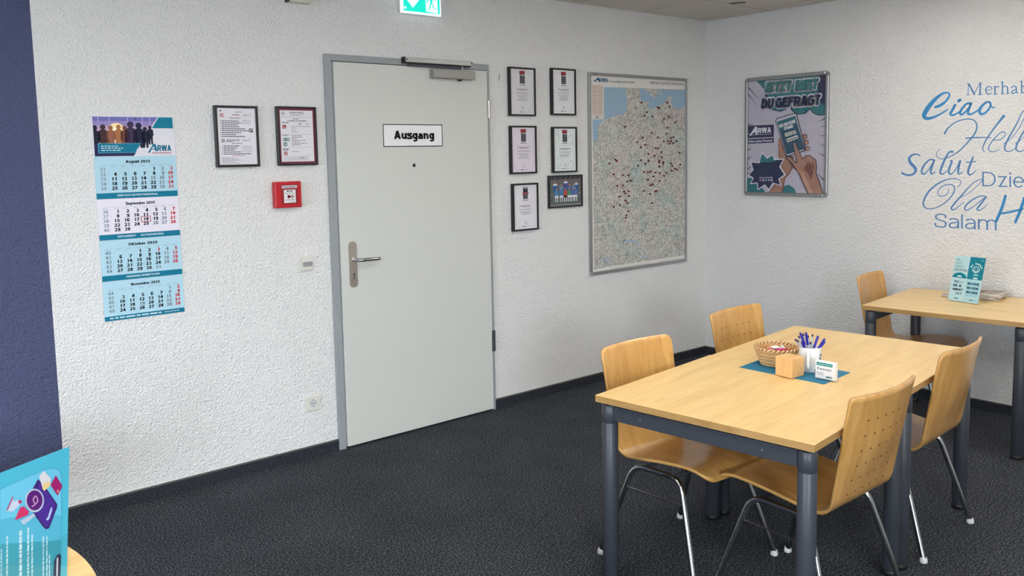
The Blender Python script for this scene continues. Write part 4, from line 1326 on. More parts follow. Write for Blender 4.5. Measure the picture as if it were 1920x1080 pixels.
# company block
P.poly([(84, 482), (294, 472), (294, 568), (84, 578)], (40, 44, 82), 2); P.poly([(84, 586), (294, 576), (294, 612), (84, 622)], (40, 44, 82), 2)
P.poly([(104, 560), (118, 559), (134, 535), (152, 534), (154, 552), (168, 551), (164, 488), (148, 489)], (226, 226, 238), 3)
P.text_fit('RWA', (170, 540), (272, 534), 42, (226, 226, 238), 3, 'h')
P.stroke([(92, 545), (120, 543)], 3, (226, 226, 238), 3); P.stroke([(128, 552), (274, 545)], 4, (190, 190, 210), 3)
P.text_fit('Einfach gutes Personal', (90, 612), (280, 604), 18, (214, 214, 228), 3, 'b')
# holding hand behind the phone
SKIN, SK2, SK3 = (164, 124, 108), (126, 88, 80), (188, 150, 132)
P.poly([(330, 590), (345, 575), (362, 590), (365, 640), (390, 700), (450, 720), (450, 800), (420, 850), (385, 890), (362, 1010), (250, 1010), (330, 900), (360, 830), (345, 750), (330, 720)], SK2, 3)
P.poly([(335, 595), (346, 582), (356, 592), (360, 645), (385, 708), (440, 730), (440, 795), (410, 845), (376, 885), (350, 1010), (262, 1010), (342, 905), (370, 830), (352, 750), (337, 715)], SKIN, 4)
for cx, cy in ((535, 565), (545, 610), (555, 658)):
    P.disc(cx, cy, 23, LINE, 3, 14, 20); P.disc(cx, cy, 19, SKIN, 4, 14, 16); P.disc(cx + 6, cy + 2, 9, SK3, 5, 10, 8)
# phone
P.poly([(306, 440), (318, 422), (455, 380), (474, 385), (545, 660), (535, 680), (400, 722), (386, 712)], LINE, 5)
P.poly([(312, 442), (322, 428), (455, 387), (468, 391), (537, 660), (528, 674), (402, 714), (391, 706)], (196, 194, 204), 6)
P.poly([(320, 450), (462, 404), (536, 662), (394, 706)], (42, 82, 108), 7); P.poly([(320, 450), (462, 404), (480, 470), (340, 515)], (40, 104, 116), 7.5)
P.text_fit('GIB UNS DEINE', (338, 498), (466, 456), 22, (226, 228, 236), 8, 'h', up=(-5, -24)); P.text_fit('STIMME', (378, 516), (448, 494), 22, (226, 228, 236), 8, 'h', up=(-5, -24))
P.poly([(380, 540), (464, 515), (471, 541), (387, 567)], (222, 222, 214), 8); P.poly([(392, 585), (478, 552), (486, 578), (400, 611)], (222, 222, 214), 8)
P.text_fit('Google', (390, 561), (464, 537), 20, (40, 44, 52), 9, 'r', up=(-4, -20)); P.text_fit('kununu', (402, 604), (478, 576), 18, (40, 44, 52), 9, 'b', up=(-4, -18))
# pointing hand
P.poly([(447, 612), (458, 606), (468, 620), (500, 690), (520, 735), (545, 712), (575, 708), (625, 745), (632, 790), (628, 850), (655, 920), (682, 1010), (560, 1010), (520, 925), (480, 840), (430, 770), (386, 735), (390, 715), (430, 722), (462, 760), (470, 760), (455, 690)], LINE, 9)
P.poly([(450, 616), (458, 611), (464, 622), (496, 692), (518, 744), (547, 718), (575, 714), (619, 748), (626, 790), (622, 850), (648, 920), (676, 1010), (566, 1010), (526, 925), (486, 838), (436, 766), (394, 733), (396, 722), (428, 729), (462, 768), (478, 768), (461, 690)], SKIN, 10)
P.poly([(560, 760), (600, 780), (604, 850), (585, 900), (560, 850), (530, 820)], SK2, 11); P.poly([(500, 830), (530, 850), (560, 920), (600, 1010), (575, 1010), (530, 920)], SK3, 11)
P.poly([(452, 617), (459, 613), (464, 626), (456, 632)], SK3, 11)
for a in ([(575, 800), (590, 850)], [(550, 790), (565, 840)], [(600, 760), (612, 820)]):
    P.stroke(a, 4, LINE, 11, False)
P.poly([(405, 745), (440, 775), (470, 830), (430, 800)], SK2, 4.5)
# star burst with the web address (its code square stays out)
CXB, CYB = 240, 840


def burst(k):
    base = [(205, 692), (245, 735), (288, 705), (300, 745), (372, 742), (342, 800), (382, 862), (335, 895), (350, 945), (290, 925), (258, 978), (225, 940), (175, 975), (168, 925), (115, 930), (140, 890), (100, 865), (135, 825), (118, 765), (185, 770)]
    return [(CXB + (x - CXB) * k, CYB + (y - CYB) * k) for x, y in base]


P.poly(burst(1.06), (220, 218, 230), 11); P.poly(burst(0.97), PN, 12)
P.poly([(CXB + (x - CXB) * 0.97, CYB + (y - CYB) * 0.97) for x, y in ((205, 692), (245, 735), (288, 705), (300, 745), (330, 745), (300, 760), (200, 765), (185, 770), (190, 740))], PT, 13)
P.text_fit('www.arwa.de', (184, 890), (288, 890), 14, (210, 210, 224), 13)
for k, rgb in enumerate(((190, 120, 150), (200, 200, 224), (150, 160, 190), (170, 170, 200), (210, 210, 220))):
    P.rect(186 + 22 * k, 898, 200 + 22 * k, 912, rgb, 13)
P.build('poster_print', t)
MB().box((fb - 0.004, fb - 0.004, 0.0145), (w - fb + 0.004, h - fb + 0.004, 0.0152), M_CLEAR).build('cover_sheet', t)

# greeting words on the wall ------------------------------------------
VB = OnB(0, 0, 0.0)
crop2 = lambda x, y: VB(1670 + x / 3.376, 130 + y / 3.376)
M_VINYL = mat('blue_vinyl', (58, 138, 196), 0.45)
M_VINYL2 = mat('steel_blue_vinyl', (84, 134, 186), 0.45)


def word(name, label, draw):
    P = Print(0.0002, crop2)
    draw(P)
    P.mb.v = [(x, y, 0.0006) for x, y, z in P.mb.v]
    o = P.build(name, None)
    o.rotation_euler = ROT_B
    return tag(o, label, 'wall lettering', 'blue greeting words on the right wall')


def w_ciao(P):
    m = M_VINYL
    P.stroke([(282, 240), (318, 226), (352, 198), (372, 165), (362, 148), (325, 156), (275, 196), (232, 250), (212, 290), (226, 310), (270, 304), (320, 280), (362, 254)], [14, 18, 14, 12, 10, 14, 24, 30, 28, 22, 15, 10, 7], None, 0, True, m)
    P.stroke([(408, 226), (392, 256), (378, 282), (395, 290), (425, 276), (442, 262)], [16, 16, 16, 12, 9, 8], None, 0, True, m)
    P.stroke([(430, 200), (440, 194)], 18, None, 0, False, m)
    P.stroke([(508, 216), (478, 220), (448, 256), (438, 280), (455, 284), (485, 256), (510, 218)], [14, 13, 15, 15, 12, 10, 12], None, 0, True, m)
    P.stroke([(510, 216), (494, 256), (490, 280), (508, 284), (540, 268), (560, 252)], [15, 15, 14, 12, 9, 7], None, 0, True, m)
    P.stroke([(606, 208), (578, 232), (562, 264), (575, 284), (606, 270), (632, 234), (628, 208), (606, 208)], [13, 16, 18, 15, 12, 13, 13, 12], None, 0, True, m)
    P.stroke([(628, 218), (645, 242), (662, 240)], [10, 8, 6], None, 0, True, m)


def w_hello(P):
    m = M_VINYL2
    P.stroke([(342, 406), (362, 374), (410, 336), (470, 316), (520, 319), (545, 350), (536, 400), (490, 460), (430, 520), (372, 554), (322, 567), (292, 550), (292, 526), (312, 506)], [12, 9, 7, 7, 8, 9, 10, 9, 8, 6, 5, 5, 4, 4], None, 0, True, m)
    P.stroke([(716, 296), (690, 328), (650, 380), (612, 434), (588, 482), (584, 510), (596, 523)], [18, 14, 10, 9, 8, 6, 4], None, 0, True, m)
    P.stroke([(476, 436), (540, 432), (634, 432)], [9, 8, 5], None, 0, True, m)
    P.stroke([(652, 446), (690, 447), (722, 420), (720, 398), (694, 402), (650, 446), (622, 490), (624, 514), (650, 522), (690, 508)], [5, 5, 6, 6, 6, 7, 7, 6, 5, 4], None, 0, True, m)
    for dx in (0, 72):
        P.stroke([(716 + dx, 470), (760 + dx, 440), (815 + dx, 370), (852 + dx, 290), (850 + dx, 262), (832 + dx, 275), (790 + dx, 360), (744 + dx, 440), (722 + dx, 492), (730 + dx, 516), (756 + dx, 518), (790 + dx, 500)], [4, 4, 5, 5, 5, 6, 9, 11, 11, 8, 6, 4], None, 0, True, m)
    P.stroke([(935, 425), (905, 440), (880, 490), (892, 518), (925, 505), (950, 460), (935, 425), (975, 440)], [6, 8, 9, 7, 6, 6, 5, 4], None, 0, True, m)


def w_salut(P):
    m = M_VINYL2
    P.stroke([(186, 548), (168, 538), (140, 541), (118, 562), (126, 592), (152, 620), (158, 645), (138, 666), (102, 669), (72, 656)], [7, 9, 12, 16, 20, 20, 16, 12, 11, 13], None, 0, True, m)
    P.stroke([(276, 574), (244, 574), (210, 610), (196, 645), (208, 664), (238, 640), (276, 576)], [9, 9, 12, 12, 9, 6, 9], None, 0, True, m)
    P.stroke([(276, 576), (256, 635), (258, 662), (284, 650)], [12, 13, 9, 5], None, 0, True, m)
    P.stroke([(392, 522), (372, 524), (348, 560), (322, 622), (314, 655), (332, 662), (356, 644)], [14, 10, 12, 15, 12, 8, 5], None, 0, True, m)
    P.stroke([(378, 580), (388, 582), (370, 630), (368, 656), (386, 662), (412, 634), (440, 580)], [6, 12, 14, 12, 8, 6, 8], None, 0, True, m)
    P.stroke([(440, 580), (428, 638), (430, 662), (456, 650)], [13, 13, 9, 5], None, 0, True, m)
    P.stroke([(522, 556), (502, 608), (490, 648), (498, 667), (518, 660), (540, 640)], [10, 14, 14, 10, 7, 5], None, 0, True, m)
    P.stroke([(480, 588), (540, 584)], 7, None, 0, False, m)


def w_ola(P):
    m = M_VINYL2
    P.stroke([(370, 756), (356, 790), (322, 804), (299, 790), (306, 760), (342, 734), (385, 730), (404, 750), (394, 790), (350, 840), (290, 875), (236, 882), (208, 862), (214, 820), (252, 762), (320, 712), (390, 692), (434, 700), (444, 722), (424, 746)], [4, 5, 6, 5, 5, 6, 7, 8, 8, 7, 6, 7, 9, 11, 11, 9, 6, 5, 5, 5], None, 0, True, m)
    P.stroke([(440, 812), (500, 780), (556, 730), (580, 702), (566, 698), (520, 722), (460, 786), (404, 850), (384, 880), (402, 888), (432, 866), (466, 838)], [4, 4, 4, 5, 5, 6, 9, 11, 10, 7, 5, 4], None, 0, True, m)
    P.stroke([(606, 806), (570, 802), (520, 824), (478, 860), (470, 884), (488, 890), (530, 864), (600, 808)], [6, 7, 9, 10, 9, 7, 5, 6], None, 0, True, m)
    P.stroke([(604, 808), (568, 856), (548, 882), (560, 893), (590, 876), (614, 852)], [11, 12, 11, 8, 5, 4], None, 0, True, m)


def w_h(P):
    m = M_VINYL
    P.stroke([(727, 802), (704, 878), (668, 962)], [18, 20, 18], None, 0, True, m)
    P.stroke([(846, 815), (822, 890), (790, 966)], [18, 20, 18], None, 0, True, m)
    P.stroke([(694, 914), (760, 902), (836, 884)], [12, 14, 12], None, 0, True, m)


def w_merhaba(P):
    m = M_VINYL2
    for a, wd in (([(492, 92), (490, 163)], 5), ([(496, 94), (530, 158)], 11), ([(528, 158), (564, 88)], 5), ([(568, 88), (566, 160)], 10), ([(482, 92), (500, 92)], 4), ([(479, 163), (503, 162)], 4), ([(552, 160), (582, 159)], 4), ([(562, 88), (580, 87)], 4),
                  ([(661, 110), (661, 157)], 9), ([(650, 157), (675, 156)], 4), ([(651, 111), (661, 109)], 4), ([(708, 80), (708, 155)], 9), ([(698, 82), (708, 80)], 4), ([(698, 155), (720, 154)], 4), ([(731, 153), (752, 152)], 4), ([(829, 75), (829, 150)], 9), ([(819, 77), (829, 75)], 4)):
        P.stroke(a, wd, None, 0, False, m)
    P.stroke([(606, 131), (640, 129), (636, 114), (622, 108), (607, 117), (603, 136), (612, 154), (628, 157), (641, 147)], [4, 4, 6, 6, 8, 9, 8, 6, 4], None, 0, True, m)
    P.stroke([(661, 122), (672, 110), (684, 111)], [4, 6, 8], None, 0, True, m)
    P.stroke([(708, 118), (722, 107), (737, 112), (741, 126), (741, 153)], [4, 6, 8, 9, 9], None, 0, True, m)
    for dx in (0, 108):
        P.stroke([(766 + dx, 118), (776 + dx, 107), (790 + dx, 109), (796 + dx, 120), (796 + dx, 145), (806 + dx, 151)], [7, 6, 7, 8, 9, 5], None, 0, True, m)
        P.stroke([(796 + dx, 127), (776 + dx, 134), (766 + dx, 145), (775 + dx, 154), (796 + dx, 143)], [5, 7, 8, 7, 5], None, 0, True, m)
    P.stroke([(829, 116), (845, 104), (860, 114), (863, 132), (850, 148), (829, 146)], [4, 6, 8, 9, 7, 5], None, 0, True, m)


word('wall_lettering', 'blue serif word Merhaba, topmost of the wall greetings', w_merhaba)
word('wall_lettering', 'blue bold brush script word Ciao on the right wall', w_ciao)
word('wall_lettering', 'blue thin looping script word Hello on the right wall', w_hello)
word('wall_lettering', 'blue calligraphic italic word Salut on the right wall', w_salut)
word('wall_lettering', 'blue sans serif word starting Dzie on the right wall', lambda P: P.text_fit('Dzień', (580, 740), (930, 752), 92, None, 0, 'l', m=M_VINYL2))
word('wall_lettering', 'blue copperplate script word Ola on the right wall', w_ola)
word('wall_lettering', 'blue wide sans serif word Salam, lowest of the wall greetings', lambda P: P.text_fit('Salam', (278, 1000), (672, 1020), 88, None, 0, 'l', m=M_VINYL2))
word('wall_lettering', 'large blue brush stroke letter H beside the word Salam', w_h)

# ================================================================== FURNITURE
TZ = 0.72                                            # table top height


def fillet(pts, rad, n=5):
    out = [Vector(pts[0])]
    for i in range(1, len(pts) - 1):
        a, b_, c = Vector(pts[i - 1]), Vector(pts[i]), Vector(pts[i + 1])
        u, v_ = (a - b_).normalized(), (c - b_).normalized()
        p0, p1 = b_ + u * rad, b_ + v_ * rad
        for k in range(n + 1):
            t_ = k / n
            out.append(p0 * (1 - t_) ** 2 + b_ * 2 * t_ * (1 - t_) + p1 * t_ ** 2)
    out.append(Vector(pts[-1]))
    return out


def make_table(label, L, Dp, loc, rz, group):
    t = thing('table', label, 'table', (loc[0], loc[1], 0), (0, 0, rz), group)
    top = MB()
    th = 0.026
    b = 0.0015
    hx, hy = L / 2, Dp / 2
    top.box((-hx, -hy, TZ - th), (hx, hy, TZ), M_TABLE, b)
    top = top.build('tabletop', t, 'beech tabletop')
    e = MB()
    for a, c in (((-hx - 0.0006, -hy, TZ - th + b), (-hx, hy, TZ - b)), ((hx, -hy, TZ - th + b), (hx + 0.0006, hy, TZ - b)),
                 ((-hx, -hy - 0.0006, TZ - th + b), (hx, -hy, TZ - b)), ((-hx, hy, TZ - th + b), (hx, hy + 0.0006, TZ - b))):
        e.box(a, c, M_TEDGE)
    e.build('edge_band', top)
    ins, R = 0.038, 0.030
    for sx in (-1, 1):
        for sy in (-1, 1):
            lg = MB().lathe([(R - 0.002, 0.022), (R, 0.024), (R, TZ - th - 0.078), (R - 0.0008, TZ - th - 0.077), (R - 0.0008, TZ - th - 0.0755), (R, TZ - th - 0.0745), (R, TZ - th - 0.012), (R - 0.004, TZ - th - 0.008)], M_STEEL_DK, 28).build('leg', t)
            lg.location = (sx * (hx - ins), sy * (hy - ins), 0)
            MB().lathe([(R - 0.001, 0), (R + 0.001, 0.004), (R + 0.001, 0.018), (R - 0.003, 0.022)], M_BLACK_PL, 24).build('foot', lg)
            MB().lathe([(0.014, TZ - th - 0.008), (0.014, TZ - th)], M_BLACK_PL, 12).build('spacer', lg)
    z0, z1, q = TZ - th - 0.066, TZ - th - 0.012, 0.014
    for s_ in (-1, 1):                                # rails between the legs of two opposite sides
        rr = MB().box((s_ * (hx - ins) - q, -hy + ins + R - 0.002, z0), (s_ * (hx - ins) + q, hy - ins - R + 0.002, z1), M_STEEL_DK, 0.002).build('apron_rail', t)
        for k in (-0.62, 0.62):
            base = Vector((s_ * (hx - ins + q), (hy - ins) * k, (z0 + z1) / 2))
            MB().tube([base, base + Vector((s_ * 0.0012, 0, 0))], 0.004, M_ALU, 10).build('screw', rr)
    MB().box((-hx + ins + q, -0.02, z0 + 0.012), (hx - ins - q, 0.02, z1), M_STEEL_DK, 0.002).build('centre_beam', t)
    return t


cor = [px(u, v, 2, TZ) for u, v in ((1123.5, 738), (1520.5, 837.5), (1825, 656), (1492, 609))]
ex = ((cor[3] - cor[0]) + (cor[2] - cor[1])); L2 = ex.length / 2; ex.normalize()
ey = Vector((-ex.y, ex.x, 0))
DP = ((cor[0] - cor[1]).length + (cor[3] - cor[2]).length) / 2
ANG = math.atan2(ex.y, ex.x)
cen = (cor[0] + cor[1] + cor[2] + cor[3]) / 4
TL_ = L2 / 2 - 0.001
c1 = cen - ex * (L2 / 4)
c2 = cen + ex * (L2 / 4) - ey * 0.006
make_table('near half of the joined beech meeting tables, carrying most of the turquoise mat', TL_, DP, c1, ANG, 'beech tables with grey round legs')
make_table('far half of the joined beech meeting tables, mostly bare, towards the right wall', TL_, DP, c2, ANG, 'beech tables with grey round legs')
f0, f1, f2 = px(1615.7, 571.9, 2, TZ), px(1920, 606.7, 2, TZ), px(1704.6, 539, 2, TZ)
bx = (f2 - f0); bdep = min(bx.length, 0.80); bx.normalize()
BANG = (math.atan2(bx.y, bx.x) + math.atan2(f0.x - f1.x, f0.y - f1.y) * -1) / 2
bx = Vector((cos(BANG), sin(BANG), 0)); by = Vector((-bx.y, bx.x, 0))
BL = DP
bcen = f0 + bx * (bdep / 2) - by * (BL / 2)
make_table('beech table against the right wall holding flyer stand and newspapers', BL, bdep, bcen, BANG + pi / 2, 'beech tables with grey round legs')

# chairs --------------------------------------------------------------
PROF = [(0.268, 0.412), (0.250, 0.430), (0.215, 0.443), (0.165, 0.447), (0.08, 0.441), (-0.01, 0.429), (-0.09, 0.419), (-0.135, 0.418), (-0.165, 0.430), (-0.182, 0.458), (-0.192, 0.51), (-0.205, 0.585), (-0.220, 0.67), (-0.234, 0.75), (-0.250, 0.83)]


def prof_curve():
    P_ = []
    n = len(PROF)
    for i in range(n - 1):
        p0, p1, p2, p3 = [Vector(PROF[min(max(j, 0), n - 1)]) for j in (i - 1, i, i + 1, i + 2)]
        for k in range(5):
            t_ = k / 5
            P_.append(0.5 * (2 * p1 + (p2 - p0) * t_ + (2 * p0 - 5 * p1 + 4 * p2 - p3) * t_ * t_ + (3 * p1 - p0 - 3 * p2 + p3) * t_ ** 3))
    P_.append(Vector(PROF[-1]))
    s = [0]
    for a, c in zip(P_, P_[1:]):
        s.append(s[-1] + (c - a).length)
    return P_, s


PC, PS = prof_curve()
SMAX = PS[-1]


def at_s(s):
    s = min(max(s, 0), SMAX)
    for i in range(len(PS) - 1):
        if PS[i + 1] >= s:
            t_ = (s - PS[i]) / (PS[i + 1] - PS[i])
            return PC[i].lerp(PC[i + 1], t_)
    return PC[-1]


def halfw(s):
    k = s / SMAX
    return 0.198 + 0.008 * sin(pi * min(k / 0.45, 1)) + 0.017 * max(0, (k - 0.5) / 0.5)


def shell_pt(s, x):
    p = at_s(s)
    k = s / SMAX
    hw = halfw(s)
    back = min(max((k - 0.52) / 0.3, 0), 1)
    back = back * back * (3 - 2 * back)
    seat = min(max((0.50 - k) / 0.2, 0), 1)
    u = x / hw
    return Vector((x, p.x + back * 0.034 * (u * u - 1), p.y + seat * 0.006 * u * u))


def make_shell(r_top, r_front):
    NS, NT = 46, 20
    ts = [sin(pi / 2 * (2 * j / NT - 1)) for j in range(NT + 1)]
    vs, fs = [], []
    for j, t_ in enumerate(ts):
        wtop, wfr = halfw(SMAX), halfw(0)

        def cut_(wd, r):
            d = abs(t_) * wd - (wd - r)
            return r - sqrt(max(r * r - d * d, 0)) if d > 0 else 0
        s0, s1 = cut_(wfr, r_front), SMAX - cut_(wtop, r_top)
        for i in range(NS + 1):
            s = s0 + (s1 - s0) * i / NS
            vs.append(shell_pt(s, t_ * halfw(s)))
    for j in range(NT):
        for i in range(NS):
            a = j * (NS + 1) + i
            fs.append((a, a + 1, a + NS + 2, a + NS + 1))
    return MB().add(vs, fs, M_CHAIR, True)


def make_chair(label, square):
    t = thing('chair', label, 'chair', group='bentwood beech chairs around the tables')
    o = make_shell(0.008 if square else 0.034, 0.045).build('seat_shell', t, 'bent beech plywood seat and back')
    md = o.modifiers.new('thickness', 'SOLIDIFY')
    md.thickness = 0.011
    md.offset = 0
    if square:                                        # rows of small ventilation holes in the back
        h_ = MB()
        for r_ in range(6):
            for c_ in range(6):
                s = SMAX - 0.088 - 0.054 * r_
                x = (c_ - 2.5) * 0.048
                p = shell_pt(s, x)
                nn = (shell_pt(s + 0.004, x) - p).cross(shell_pt(s, x + 0.004) - p).normalized()
                h_.tube([p - nn * 0.0059, p + nn * 0.0059], 0.0034, mat('hole_dark', (62, 36, 16), 0.8), 8)
        h_.build('vent_holes', o)
    for sx in (-1, 1):
        path = fillet([(sx * 0.250, -0.222, 0.012), (sx * 0.190, -0.098, 0.388), (sx * 0.182, 0.128, 0.392), (sx * 0.250, 0.250, 0.012)], 0.055)
        lf = MB().tube(path, 0.011, M_CHROME, 12).build('leg_frame', t, 'chrome tube leg frame')
        a, c = Vector((sx * 0.250, -0.222, 0.012)).lerp(Vector((sx * 0.190, -0.098, 0.388)), 0.76), Vector((sx * 0.250, 0.250, 0.012)).lerp(Vector((sx * 0.182, 0.128, 0.392)), 0.76)
        MB().tube([a, c], 0.0032, M_CHROME, 8).build('stretcher', lf)
        for fy in (-0.222, 0.250):
            MB().lathe([(0.012, 0), (0.015, 0.003), (0.015, 0.012), (0.0125, 0.022)], M_GLIDE, 14, (sx * 0.250, fy, 0)).build('glide', lf, 'white plastic glide')
    for y in (-0.045, 0.095):
        z = at_s(next(s for s, p in zip(PS, PC) if p.x <= y)).y - 0.0065
        MB().tube([(-0.186, y, 0.392), (0.186, y, 0.392)], 0.008, M_STEEL_DK, 10).build('cross_bar', t)
        for sx in (-1, 1):
            MB().lathe([(0.011, 0.396), (0.011, z)], M_BLACK_PL, 10, (sx * 0.12, y, 0)).build('seat_mount', t)
    return t


smooth_chair = make_chair('a', False)
vent_chair = make_chair('a', True)


def place(proto, first, top, ang, label):
    o = proto if first else copy_tree(proto)
    o['label'] = label
    o.rotation_euler = (0, 0, ang)
    o.location = (top[0] - sin(ang) * 0.25, top[1] + cos(ang) * 0.25, 0)


place(smooth_chair, True, (-2.842, -1.811), pi + 0.0, 'smooth beech chair on the door side of the near table half')
place(vent_chair, True, (-1.947, -1.665), pi + 0.03, 'beech chair with two rows of holes showing, in the wall corner')
place(vent_chair, False, (-2.777, -2.831), 0.0, 'beech chair with perforated back nearest the viewer, back turned')
place(smooth_chair, False, (-1.969, -2.746), 0.055, 'beech chair with plain back turned, behind the perforated chair')
place(smooth_chair, False, (-0.385, -1.552), pi + 0.13, 'beech chair tucked under the table by the right wall')

# things on the meeting table ------------------------------------------
q = [px(u, v, 2, TZ) for u, v in ((1386.5, 689), (1545.5, 721), (1594, 699))]
q.append(q[0] + q[2] - q[1])
mc = (q[0] + q[2]) / 2
m = MB().prism([(p.x - mc.x, p.y - mc.y) for p in q], 0.0003, 0.0022, mat('turquoise_felt', (34, 116, 150), 0.85))
o = m.build('table_mat'); o.location = (mc.x, mc.y, TZ)
tag(o, 'turquoise rectangular mat under the basket and mug', 'table mat')
MZ = TZ + 0.0024

# wooden block
n0, nl, nr = px(1484.5, 710.5, 2, MZ), px(1456, 703, 2, MZ), px(1504, 704.5, 2, MZ)
dr = ((nl - n0).normalized() + Vector((-(nr - n0).y, (nr - n0).x, 0)).normalized()).normalized()
sz = 0.078
dx_ = Vector((dr.y, -dr.x, 0))
bc = n0 + dr * sz / 2 + dx_ * sz / 2
o = MB().box((-sz / 2, -sz / 2, 0), (sz / 2, sz / 2, sz), M_BLOCK, 0.003).build('wooden_block')
o.location = (bc.x, bc.y, MZ); o.rotation_euler = (0, 0, math.atan2(dx_.y, dx_.x))
tag(o, 'plain beech wood cube in front of the basket', 'wooden cube')

# mug
gc = px(1518.5, 695, 2, MZ)
mug = thing('mug', 'white coffee mug filled with blue pens', 'mug', (gc.x, gc.y, MZ))
M_CER = mat('white_ceramic', (228, 228, 228), 0.18, coat=0.4)
MB().lathe([(0.0, 0.002), (0.036, 0.0), (0.040, 0.003), (0.043, 0.012), (0.043, 0.098), (0.0415, 0.100), (0.040, 0.098), (0.040, 0.010), (0.0, 0.008)], M_CER, 36).build('cup', mug)
ha = math.atan2(CAM.y - gc.y, CAM.x - gc.x) - 0.10
hd = Vector((cos(ha), sin(ha), 0))
hp = [hd * 0.042 + Vector((0, 0, 0.084)), hd * 0.058 + Vector((0, 0, 0.086)), hd * 0.070 + Vector((0, 0, 0.076)), hd * 0.073 + Vector((0, 0, 0.054)), hd * 0.069 + Vector((0, 0, 0.032)), hd * 0.057 + Vector((0, 0, 0.020)), hd * 0.042 + Vector((0, 0, 0.020))]
MB().tube(fillet(hp, 0.006, 3), 0.0062, M_CER, 12).build('handle', mug)
mk = MB()
va = math.atan2(CAM.y - gc.y, CAM.x - gc.x)
for k, (da, z, s_) in enumerate(((0.55, 0.012, 0.0045), (0.72, 0.012, 0.0035), (1.05, 0.055, 0.006), (1.15, 0.07, 0.006))):
    a = va + da
    c_ = Vector((cos(a), sin(a), 0)); t_ = Vector((-sin(a), cos(a), 0))
    vs = [c_ * 0.0434 + t_ * dx + Vector((0, 0, z + dz)) for dx, dz in ((-s_, -s_), (s_, -s_), (s_, s_), (-s_, s_))]
    mk.add(vs, [(0, 1, 2, 3)], print_mat((50, 50, 60) if k < 2 else (90, 110, 130)))
mk.build('mug_print', mug)

# pens: each leans outwards from the mug
M_PENB = mat('pen_blue', (18, 12, 150), 0.3)
M_PENC = mat('pen_clear_barrel', (196, 198, 204), 0.25)
M_PEND = mat('pen_dark_blue', (28, 22, 80), 0.35)
PENS = [(1490.5, 635.5, 0), (1494.5, 637.5, 0), (1500, 623.5, 1), (1497, 630, 0), (1505.5, 625.5, 0), (1511, 623, 1), (1515, 629, 0), (1523.5, 627, 0), (1534, 629.5, 2), (1546.5, 635, 2), (1547, 639.5, 1), (1519.5, 641, 0), (1503.5, 640, 1)]
rv, uv = Vector((cos(YAW), -sin(YAW), 0)), Vector((sin(YAW), cos(YAW), 0))
for k, (u, v_, kind) in enumerate(PENS):
    side = (u - 1519) / 29.0
    dep = (0.022, -0.006, 0.012, -0.018, 0.025, 0.0, 0.02, 0.026, -0.005, 0.012, -0.014, 0.01, -0.02)[k]
    top = px(u, v_, 1, 0)                              # only for its direction
    d = (top - CAM).normalized()
    base = Vector((gc.x, gc.y, MZ))
    pl = base + uv * dep * 1.3
    tt = (pl - CAM).dot(uv) / d.dot(uv)
    tip = CAM + d * tt
    foot = Vector((gc.x, gc.y, MZ + 0.012)) - rv * side * 0.020 - uv * dep * 0.6
    ax = (tip - foot); Lp = ax.length; ax.normalize()
    pen = thing('pen', ('clear barrelled pen with a dark plug', 'blue capped pen', 'blue capped pen tilted')[kind] + ' standing in the white mug', 'pen', foot, ax.to_track_quat('Z', 'Y').to_euler(), 'blue pens in the mug')
    MB().lathe([(0.0008, 0), (0.0036, 0.012), (0.0038, Lp - 0.008)], M_PENC, 10).build('barrel', pen)
    if kind == 0:
        MB().lathe([(0.0039, Lp - 0.010), (0.0039, Lp - 0.001), (0.0025, Lp)], M_PEND, 10).build('plug', pen)
    else:
        cp = MB().lathe([(0.0048, Lp - 0.052), (0.0048, Lp - 0.006), (0.0030, Lp)], M_PENB, 12).build('cap', pen, 'blue pen cap')
        MB().box((0.0046, -0.0016, Lp - 0.046), (0.0066, 0.0016, Lp - 0.008), M_PENB, 0.0006).build('clip', cp)

# business card holder
a0_, a1_ = px(1528.5, 709, 2, MZ), px(1566, 716.5, 2, MZ)
cc = (a0_ + a1_) / 2
ca_ = math.atan2(a1_.y - a0_.y, a1_.x - a0_.x)
ch_t = thing('card_holder', 'clear holder with white business cards on the mat', 'card holder', (cc.x, cc.y, MZ), (0, 0, ca_))
wc = (a1_ - a0_).length
m = MB()
m.box((-wc / 2 - 0.003, -0.004, 0), (wc / 2 + 0.003, 0.034, 0.0025), M_CLEAR)
m.box((-wc / 2 - 0.003, -0.004, 0.0025), (wc / 2 + 0.003, -0.0015, 0.018), M_CLEAR)
m.box((-wc / 2 - 0.003, 0.030, 0.0025), (wc / 2 + 0.003, 0.033, 0.045), M_CLEAR)
m.build('clear_stand', ch_t)
bl = MB().box((-wc / 2, 0.0, 0.003), (wc / 2, 0.018, 0.072), mat('card_white', (232, 232, 232), 0.5), 0.001).build('card_stack', ch_t)
P = Print(0.0002, lambda u, v: (-wc / 2 + u * wc, 0.003 + (1 - v) * 0.069))
P.rect(0.06, 0.08, 0.86, 0.26, (18, 128, 128)); P.greek(0.10, 0.20, 0.82, -0.05, (150, 206, 204), 2, (1, 3), 0.4)
P.disc(0.14, 0.43, 0.055, (20, 100, 120), 1, 12, 0.07); P.disc(0.14, 0.43, 0.028, (232, 232, 232), 2, 10, 0.036)
P.greek(0.24, 0.50, 0.80, -0.10, (120, 138, 150), 2, (0.5, 1.0), 0.3)
for k in range(3): P.greek(0.08, 0.66 + 0.06 * k, 0.42, -0.03, (150, 160, 168), 2, (2, 4), 0.5)
P.poly([(0.52, 0.92), (0.58, 0.92), (0.66, 0.80), (0.60, 0.80)], (24, 120, 140)); P.text_fit('ARWA', (0.56, 0.90), (0.84, 0.90), 0.10, (24, 120, 140), 2, 'h')
o = P.build('card_print', bl); o.rotation_euler = ROT_A

